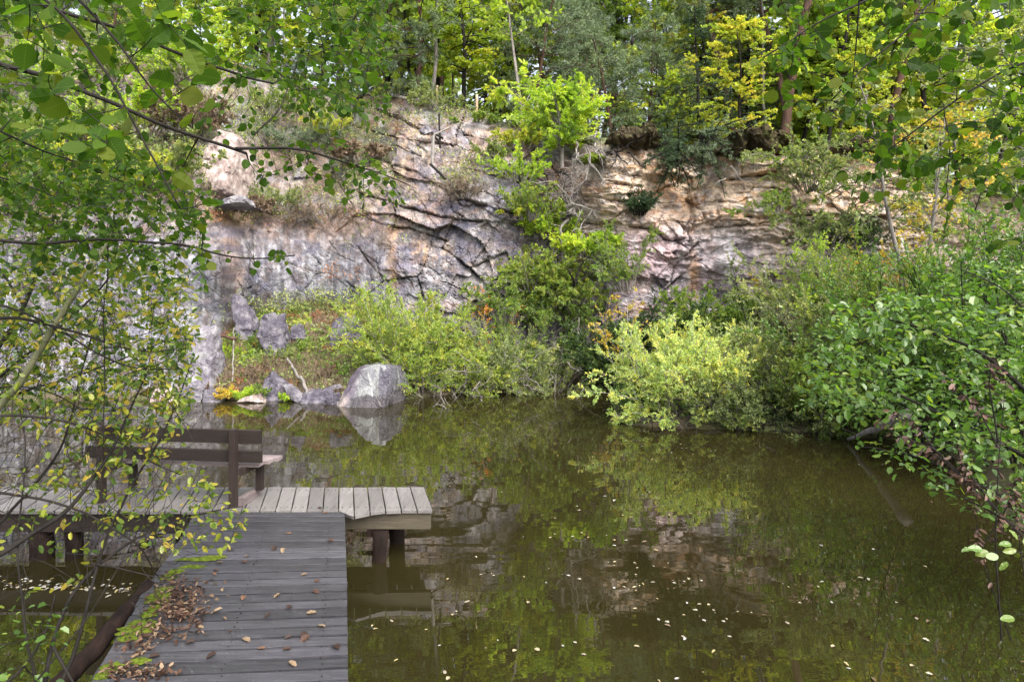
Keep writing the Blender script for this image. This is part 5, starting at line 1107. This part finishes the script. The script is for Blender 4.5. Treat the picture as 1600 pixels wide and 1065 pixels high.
# left alder: trunk off the picture on the left bank
al = empty('alder_tree', (-5.6, 3.4, .9), 'alder reaching in from the left with dark limbs and round green leaves', 'tree')
q = MB(); q.tube([(-5.6, 3.4, .7), (-5.5, 3.3, 2), (-5.6, 3.2, 3.5), (-5.5, 3.3, 5), (-5.3, 3.5, 7)], [.16, .14, .12, .10, .05], 10); q.build('trunk', M['bark'], al, True)
mains = [([(-900,60,3.2),(-300,20,3.2),(0,92,3.2),(60,118,3.2),(130,142,3.25),(200,178,3.3),(290,208,3.4),(340,228,3.5),(385,240,3.6)], .022, .008),
 ([(-900,-150,3.3),(-200,-60,3.3),(150,28,3.2),(220,60,3.2),(290,92,3.3),(350,118,3.5),(430,130,3.7)], .02, .006),
 ([(365,232,3.55),(400,212,3.6),(440,222,3.7),(500,245,3.9),(560,258,4.1),(600,270,4.2),(640,290,4.4)], .009, .003),
 ([(400,212,3.6),(432,205,3.7),(440,160,3.9),(460,110,4.1)], .005, .003),
 ([(-700,300,3.6),(-100,370,3.6),(0,383,3.7),(100,376,3.8),(200,372,3.9),(270,372,4.0),(330,400,4.1),(400,414,4.2),(460,400,4.3)], .018, .004),
 ([(-700,-300,4.8),(0,-120,5),(250,-40,5.2),(420,-20,5.6),(560,40,6.0),(600,120,6.2)], .03, .006),
 ([(-500,-100,2.6),(-60,-60,2.6),(110,0,2.5),(170,110,2.5),(200,200,2.55),(250,280,2.6),(285,330,2.6)], .010, .003),
 ([(110,-20,2.5),(160,60,2.45),(240,130,2.5),(300,200,2.6)], .006, .0025),
 ([(0,205,3.6),(60,235,3.8),(140,262,4.2),(230,300,4.6)], .006, .003),
 ([(-200,240,4.4),(0,275,4.5),(90,310,4.6),(160,340,4.8)], .009, .004)]
near = targets(rng, [(20,-40),(330,-40),(340,150),(300,230),(60,230),(20,120)], 2.3, 2.9, 34)
near = np.concatenate([near, np.array([P(*a) for a in [(240,262,2.6),(285,318,2.6),(325,315,2.7),(100,210,2.7),(52,195,2.6),(150,230,2.7),(275,270,2.7)]])])
g = [(targets(rng, [(-60,-60),(620,-60),(600,90),(560,180),(430,130),(300,140),(0,150)], 3.0, 4.6, 430, .34, 50, 1), 1.0),
     (targets(rng, [(400,-40),(640,-40),(610,60),(605,190),(540,170),(460,200),(420,120)], 5.0, 6.6, 330), 1.0),
     (targets(rng, [(380,240),(470,215),(560,230),(640,270),(645,300),(560,330),(520,320),(470,260),(400,300)], 3.7, 4.6, 60), .95),
     (targets(rng, [(-60,130),(130,170),(240,250),(330,300),(330,360),(240,400),(-60,400)], 3.6, 5.6, 760, .34, 45, 2), .95),
     (targets(rng, [(0,370),(240,360),(330,385),(465,390),(450,415),(300,430),(0,420)], 3.7, 4.4, 70), .95),
     (targets(rng, [(330,60),(560,60),(580,230),(420,250),(300,200)], 3.8, 5.2, 70, .42, 40, 3), .95)]
n1_ = colonize(al, mains, [(near, 1.75)]+g, M['alder'], M['bark'], 'round', .050, .90, rng, spacing=.052, upn=.55, hang=.35)
rebase(al)
# right alder
ar = empty('alder_tree', (5.2, 2.6, 1.2), 'alder reaching in from the upper right with large toothed green leaves', 'tree')
q = MB(); q.tube([(5.2, 2.6, 1.0), (5.1, 2.7, 2.5), (5.2, 2.8, 4.5), (5.0, 2.9, 7)], [.15, .13, .11, .06], 10); q.build('trunk', M['bark'], ar, True)
mains = [([(2400,-200,3.0),(1800,40,3.2),(1600,95,3.3),(1530,130,3.3),(1480,160,3.35),(1420,205,3.4),(1370,250,3.5)], .014, .003),
 ([(2400,-300,3.2),(1700,-120,3.2),(1470,-30,3.2),(1430,45,3.1),(1380,80,3.1),(1330,130,3.1),(1300,160,3.1)], .012, .003),
 ([(1430,-40,3.2),(1340,10,3.2),(1280,30,3.2),(1235,60,3.2),(1190,90,3.2)], .006, .003),
 ([(2300,200,3.6),(1750,180,3.7),(1600,210,3.8),(1540,250,3.8),(1520,330,3.8)], .010, .003),
 ([(1350,-30,3.0),(1350,60,3.0),(1335,100,3.1),(1330,150,3.2)], .004, .002),
 ([(1480,160,3.35),(1485,230,3.4),(1480,290,3.4)], .003, .002)]
g = [(targets(rng, [(1230,-60),(1660,-60),(1660,300),(1540,260),(1400,260),(1330,200),(1240,170),(1180,80)], 2.9, 3.9, 330, .38, 45, 4), 1.0),
     (targets(rng, [(1180,80),(1240,60),(1300,170),(1240,190)], 3.0, 3.4, 12), 1.1),
     (targets(rng, [(1330,200),(1480,200),(1500,290),(1440,300),(1320,300),(1300,270)], 3.3, 3.8, 42), .95),
     (targets(rng, [(1480,200),(1660,180),(1660,400),(1560,330),(1500,300)], 3.3, 4.0, 60), 1.0),
     (np.array([P(*a) for a in [(1480,330,3.4),(1478,345,3.4),(1560,380,3.5),(1545,395,3.5),(1290,308,3.4),(1520,400,3.5),(1335,290,3.4)]]), 1.0)]
colonize(ar, mains, g, M['alder'], M['bark'], 'round', .058, .9, rng, spacing=.055, upn=.45, hang=.45)
rebase(ar)
# few leaves hanging in from above
at_ = empty('alder_branch', P(900, -60, 2.0), 'alder twigs with large leaves hanging in along the top edge', 'branch')
mains = [([(300,-500,1.9),(620,-120,2.0),(640,-10,2.0),(650,5,2.05)], .006, .002), ([(1300,-600,1.8),(1000,-120,1.9),(850,-30,1.95),(828,2,2.0)], .006, .002), ([(1300,-600,1.8),(1080,-140,1.9),(990,-30,2.0),(975,40,2.0),(968,52,2.0)], .006, .002),
         ([(990,-30,2.0),(950,-20,2.0),(930,-6,2.0)], .003, .0015)]
q = MB()
for pts, r0, r1 in mains:
    pw = np.array([P(*p) for p in pts]); q.tube(pw, np.linspace(r0, r1, len(pw)), 6)
HL = [(612,20,2.0,-.1,.30,.085),(640,12,2.0,.5,.5,.06),(652,8,2.05,.1,.6,.06),(660,26,2.1,.3,.55,.072),(672,-8,2.1,.6,.1,.08),(826,6,2.0,-.1,.8,.075),(822,32,1.98,-.12,.9,.085),(845,22,2.0,-.5,.25,.055),(790,-4,2.0,-1,.2,.06),(870,-18,2.0,.6,.7,.075),
      (930,-8,1.95,.2,.85,.095),(948,28,2.0,.15,.3,.065),(972,36,2.0,.4,.3,.062),(955,48,2.0,.2,.5,.065),(985,-10,2.0,.1,.9,.06),(700,-20,2.2,.3,.5,.07),(1000,-25,2.2,.3,.5,.07),(900,-20,2.0,-.5,.5,.07)]
Pp_ = np.array([P(a_, b_, c_) for a_, b_, c_, _, _, _ in HL]); D = np.array([(dx, .15, -dz) for _, _, _, dx, dz, _ in HL]); S = np.array([s for *_, s in HL])
q.build('twigs', M['bark'], at_); leaves_obj('leaves', M['alder'], at_, 'round', Pp_, D, nrm(rv(rng, len(HL))*.25+np.array([.15, -.9, .35])), S, .88, rng.uniform(.05, .6, len(HL)), rng)
for a_, b_ in ((966,56),(978,68),(988,62)):
    q = MB(); c = P(a_, b_, 2.0); q.tube([c+[0, 0, .012], c, c+[0, 0, -.006], c+[0, 0, -.016]], [.0012, .005, .006, .003], 7); q.build('catkin', M['bark'], at_); rebase(at_)

# left brush: thin stemmed willow rising from the left bank
ws = empty('leaning_trunk', (-4.6, 4.2, .3), 'smooth pale green trunk slanting up through the brush on the left', 'tree')
q = MB(); q.tube(np.array([P(*p) for p in [(-160,780,4.3),(-60,700,4.3),(30,600,4.35),(100,485,4.4),(135,430,4.45),(168,378,4.6)]]), [.026, .024, .022, .019, .016, .011], 9); q.build('stem', M['bark_pale'], ws, True); rebase(ws)
wl = empty('willow_brush', (-4.3, 4.3, .0), 'tangled dark-stemmed brush with small yellowing leaves at the left of the jetty', 'bush')
mains = [
 ([(60,1120,4.2),(75,1040,4.3),(85,960,4.4),(120,900,4.5),(170,865,4.6),(230,830,4.7),(300,800,4.8),(380,790,4.9)], .016, .004),
 ([(60,1120,4.2),(115,1050,4.3),(135,970,4.4),(145,880,4.5),(190,780,4.6),(260,680,4.7),(300,560,4.8)], .014, .004),
 ([(-80,900,4.2),(40,850,4.3),(140,770,4.4),(170,720,4.5),(200,640,4.6),(240,560,4.8)], .02, .004),
 ([(-80,760,4.2),(60,780,4.3),(150,800,4.4),(230,860,4.6),(250,900,4.7)], .01, .004),
 ([(-80,660,4.1),(20,650,4.2),(80,640,4.3),(180,690,4.4),(280,740,4.6)], .01, .004), ([(-40,500,4.3),(80,495,4.3),(130,520,4.4),(200,560,4.5),(290,545,4.7)], .012, .003),
 ([(-40,470,4.2),(60,488,4.3),(160,560,4.4),(250,590,4.5),(300,580,4.6)], .008, .003), ([(60,1120,4.2),(40,980,4.2),(20,860,4.3),(50,740,4.4),(30,640,4.5)], .010, .003),
 ([(-60,880,4.6),(60,760,4.6),(120,650,4.6),(125,560,4.6),(160,470,4.7)], .012, .003), ([(30,1100,4.1),(170,920,4.3),(280,700,4.5),(320,640,4.6)], .006, .0015),
 ([(145,880,4.5),(190,905,4.5),(240,880,4.5),(265,900,4.6)], .007, .003),([(168,375,4.6),(165,460,4.6),(160,600,4.5),(165,720,4.5)], .005,.003),([(-60,620,4.4),(60,590,4.5),(130,640,4.5),(200,700,4.6)],.006,.003)]
g = [(targets(rng, [(-40,420),(240,390),(300,430),(310,520),(300,640),(250,720),(120,680),(-40,640)], 4.2, 5.4, 1150, .30, 40, 5), 1.0),
     (targets(rng, [(100,560),(240,560),(300,620),(240,670),(100,690)], 4.4, 5.0, 150), 1.0),
     (targets(rng, [(120,700),(300,720),(385,810),(370,850),(260,860),(150,820),(60,760)], 4.4, 5.0, 260), 1.0),
     (targets(rng, [(-20,780),(220,820),(270,880),(160,900),(20,960),(-20,900)], 4.3, 4.8, 26), 1.0),
     (targets(rng, [(-20,600),(150,640),(140,800),(-20,850)], 4.2, 4.8, 60), .95)]
colonize(wl, mains, g, M['willow_near'], M['bark'], 'oval', .052, .62, rng, spacing=.05, upn=.6, hang=.3, r_tw=.003, jit=.2)
yg = empty('young_alder', (-4.9, 4.9, .2), 'young alder with dense mid-green leaves behind the yellowing brush at the left edge', 'tree')
ymains = [([(-300,900,5.2),(-60,640,5.2),(40,480,5.3),(90,330,5.4),(110,200,5.6)], .03, .008), ([(-60,640,5.2),(60,540,5.3),(170,440,5.5),(240,350,5.7)], .014, .004), ([(-60,640,5.2),(80,600,5.4),(200,560,5.6),(280,520,5.8)], .012, .004), ([(40,480,5.3),(-20,400,5.3),(-60,300,5.4)], .01, .004)]
colonize(yg, ymains, [(targets(rng, [(-60,200),(200,230),(310,330),(330,430),(310,520),(290,600),(150,640),(-60,640)], 5.0, 6.4, 900, .33, 50, 8), 1.0)], M['alder_small'], M['bark'], 'oval', .060, .80, rng, spacing=.05, upn=.8, hang=.3)
rebase(yg)
# thin bare twigs of the thicket
q = MB(); st = np.array([P(u_, v_, Y_) for u_, v_, Y_ in zip(rng.uniform(-60, 260, 170), rng.uniform(500, 950, 170), rng.uniform(4.3, 5.0, 170))])
pp_ = grow(st, nrm(rng.normal(size=(170, 3))*[1, .3, .9]), rng.uniform(.3, .9, 170), 10, .26, .03, rng); q.tubes(pp_, np.broadcast_to(np.linspace(.003, .0010, 10)[None], (170, 10)), 3); q.build('bare_twigs', M['bark'], wl)
rebase(wl)
lw = empty('bramble', (-3.9, 4.0, 0), 'low sprig with pale round leaves over the water at the lower left', 'bush')
mains = [([(-40,1100,4.0),(60,1060,4.1),(70,960,4.2),(85,930,4.2)], .010, .004), ([(85,1010,4.1),(90,1040,4.1),(130,1090,4.0)], .01, .006), ([(-40,1010,4.0),(30,1020,4.1),(75,985,4.2)], .004, .002)]
colonize(lw, mains, [(targets(rng, [(-30,940),(110,940),(130,1060),(-30,1090)], 3.9, 4.3, 26), 1.0)], M['gloss'], M['bark'], 'oval', .055, .75, rng, upn=1.6, hang=.1); rebase(lw)

# right mass of glossy leaves over the water
rm = empty('alder_bush', (5.4, 5.6, .2), 'spreading alder bush with glossy leaves overhanging the water on the right', 'bush')
mains = [([(1900,900,5.4),(1750,760,5.5),(1600,600,5.7),(1520,540,6.0),(1400,500,6.6),(1300,490,7.0)], .03, .006),
 ([(1900,900,5.4),(1720,780,5.6),(1560,690,5.9),(1450,640,6.2),(1350,590,6.6),(1270,570,6.9)], .03, .006),
 ([(1900,900,5.4),(1700,840,5.5),(1580,780,5.6),(1480,730,5.8),(1400,700,6.2),(1330,700,6.4)], .025, .005),
 ([(1900,900,5.4),(1740,700,5.6),(1640,520,6.0),(1560,440,6.4),(1500,420,6.6)], .02, .005),
 ([(1900,1000,5.0),(1700,900,5.1),(1600,830,5.2),(1540,790,5.4),(1460,760,5.8)], .02, .005),
 ([(1900,700,6.0),(1700,560,6.4),(1600,500,6.8),(1480,460,7.2)], .02, .005)]
g = [(targets(rng, [(1290,480),(1400,450),(1480,480),(1640,470),(1680,700),(1560,720),(1430,680),(1320,640),(1250,580)], 5.4, 7.4, 800, .30, 40, 6), 1.05),
     (targets(rng, [(1330,690),(1420,650),(1560,690),(1680,680),(1680,860),(1600,840),(1500,790),(1400,740)], 5.2, 6.4, 210, .36, 40, 7), 1.0),
     (targets(rng, [(1430,440),(1660,380),(1660,480),(1450,500)], 6.0, 7.4, 110), 1.0),
     (targets(rng, [(1240,560),(1340,560),(1400,650),(1330,670),(1250,620)], 6.2, 7.0, 60), 1.0)]
colonize(rm, mains, g, M['gloss'], M['bark'], 'oval', .072, .80, rng, spacing=.052, upn=2.3, hang=.10)
rebase(rm)
rs = empty('alder_sprig', P(1640, 870, 3.0), 'sprig of large light green leaves low at the right edge', 'branch')
mains = [([(2650,860,3.0),(2200,880,3.0),(1800,900,2.9),(1640,868,3.0),(1590,862,3.05),(1530,862,3.1)], .010, .0015), ([(2650,860,3.0),(2200,960,3.0),(1800,1000,2.9),(1640,960,3.0),(1590,960,3.05)], .004, .002)]
q = MB()
for pts, r0, r1 in mains: q.tube(np.array([P(*p) for p in pts]), np.linspace(r0, r1, len(pts)), 6)
HL = [(1588,858,3,-.9,.2,.06),(1580,850,3,-.7,.0,.05),(1560,868,3,-.9,.1,.055),(1545,862,3.05,-.9,.2,.06),(1535,858,3.05,-.9,-.1,.06),(1520,858,3.1,-1,.1,.05),(1575,878,3,-.5,.5,.05),(1600,850,3,.3,-.3,.06),(1600,872,3,.2,.3,.06),(1590,842,3,-.3,-.4,.05),(1585,965,3,-.9,.1,.06),(1600,960,3,.3,.3,.06)]
Pp_ = np.array([P(a_, b_, c_) for a_, b_, c_, _, _, _ in HL]); D = np.array([(dx, .05, -dz) for _, _, _, dx, dz, _ in HL]); S = np.array([s for *_, s in HL])
q.build('twigs', M['bark'], rs); leaves_obj('leaves', M['gloss'], rs, 'round', Pp_, D, nrm(rv(rng, len(HL))*.35+np.array([0, -.5, .9])), S, .62, rng.uniform(.5, 1, len(HL)), rng); rebase(rs)
# withered stalks
def withered(pts, r, n, label, seed, hl=.06):
    rng = np.random.default_rng(seed); b = P(*pts[0][0]); root = empty('withered_stalk', b, label, 'dead branch'); q = MB(); LP = []; LD = []
    for pl in pts:
        pw = np.array([P(*p) for p in pl]); m = 12; t = np.linspace(0, 1, m); s = np.linspace(0, 1, len(pw)); pp_ = np.stack([np.interp(t, s, pw[:, i]) for i in range(3)], 1); q.tube(pp_, np.linspace(r, r*.3, m), 5)
        a_, tn, tt = sample(pp_[None], n, .35, 1, rng); LP.append(a_+rng.normal(size=a_.shape)*.012); LD.append(nrm(side(tn, 1.0, rng)+[0, 0, -.9]))
    q.build('stems', M['bark'], root); LP = np.concatenate(LP); LD = np.concatenate(LD)
    leaves_obj('withered_leaves', M['dead_leaf'], root, 'oval', LP, LD, rv(rng, len(LP)), rng.uniform(.6, 1.2, len(LP))*hl, .45, rng.uniform(0, 1, len(LP)), rng); rebase(root)
withered([[(1565,1000,4.8),(1555,850,4.8),(1560,720,4.8),(1575,560,4.9)], [(1560,700,4.8),(1530,640,4.8),(1480,590,4.8)], [(1560,690,4.8),(1545,600,4.8),(1550,560,4.8)],[(1560,800,4.8),(1530,760,4.8),(1500,740,4.8)]], .007, 32, 'upright withered stalk with brown curled leaves before the glossy bush', 601)
withered([[(1640,880,5.0),(1540,780,5.1),(1470,715,5.2),(1440,700,5.2)], [(1470,715,5.2),(1430,660,5.3),(1390,640,5.3)], [(1500,740,5.2),(1460,700,5.2),(1400,680,5.2),(1370,650,5.3)],[(1560,800,5.1),(1500,720,5.2),(1495,690,5.2)]], .008, 26, 'slanting withered stalk with grey-brown curled leaves above the water', 602)
withered([[(1580,1000,5.2),(1530,860,5.2),(1520,760,5.2)], [(1530,860,5.2),(1570,800,5.2),(1590,740,5.2)], [(1600,900,5.2),(1590,820,5.2),(1585,770,5.2)]], .006, 40, 'dark drooping withered stalks at the lower right edge', 603)

# ------------------------------------------------------------------ light, camera
for o in bpy.data.objects:
    if 'used_' in o.keys(): del o['used_']
sv = nrm(np.array([.35, -.55, .78]))
sun = bpy.data.lights.new('sun', 'SUN'); sun.energy = 1.15; sun.angle = math.radians(50); sun.color = (1, .95, .88)
so = bpy.data.objects.new('sun', sun); C.objects.link(so); so.rotation_euler = Vector(-sv).to_track_quat('-Z', 'Y').to_euler()
w = bpy.data.worlds.new('World'); bpy.context.scene.world = w; w.use_nodes = True; nt = w.node_tree
sky = nt.nodes.new('ShaderNodeTexSky'); sky.sky_type = 'NISHITA'; sky.sun_disc = False; sky.sun_elevation = math.asin(sv[2]); sky.sun_rotation = math.atan2(sv[0], sv[1]); sky.air_density = 1.0; sky.dust_density = 6.0
bg = nt.nodes['Background']; bg.inputs[1].default_value = .15; hs = nt.nodes.new('ShaderNodeHueSaturation'); hs.inputs['Saturation'].default_value = .45; nt.links.new(sky.outputs[0], hs.inputs['Color']); nt.links.new(hs.outputs[0], bg.inputs[0])
cam = bpy.data.cameras.new('camera'); cam.sensor_width = 36; cam.lens = 36*F/1600; cam.shift_y = -(532.5-H0)/1600; cam.clip_end = 900; cam.clip_start = .05
co = bpy.data.objects.new('camera', cam); C.objects.link(co); co.location = (0, 0, CZ); co.rotation_euler = (math.pi/2, 0, 0)
sc = bpy.context.scene; sc.camera = co
sc.view_settings.view_transform = 'Standard'; sc.view_settings.look = 'None'; sc.view_settings.exposure = 1.7; sc.view_settings.gamma = 1
sc.cycles.max_bounces = 8; sc.cycles.diffuse_bounces = 4; sc.cycles.transmission_bounces = 4; sc.cycles.use_denoising = True
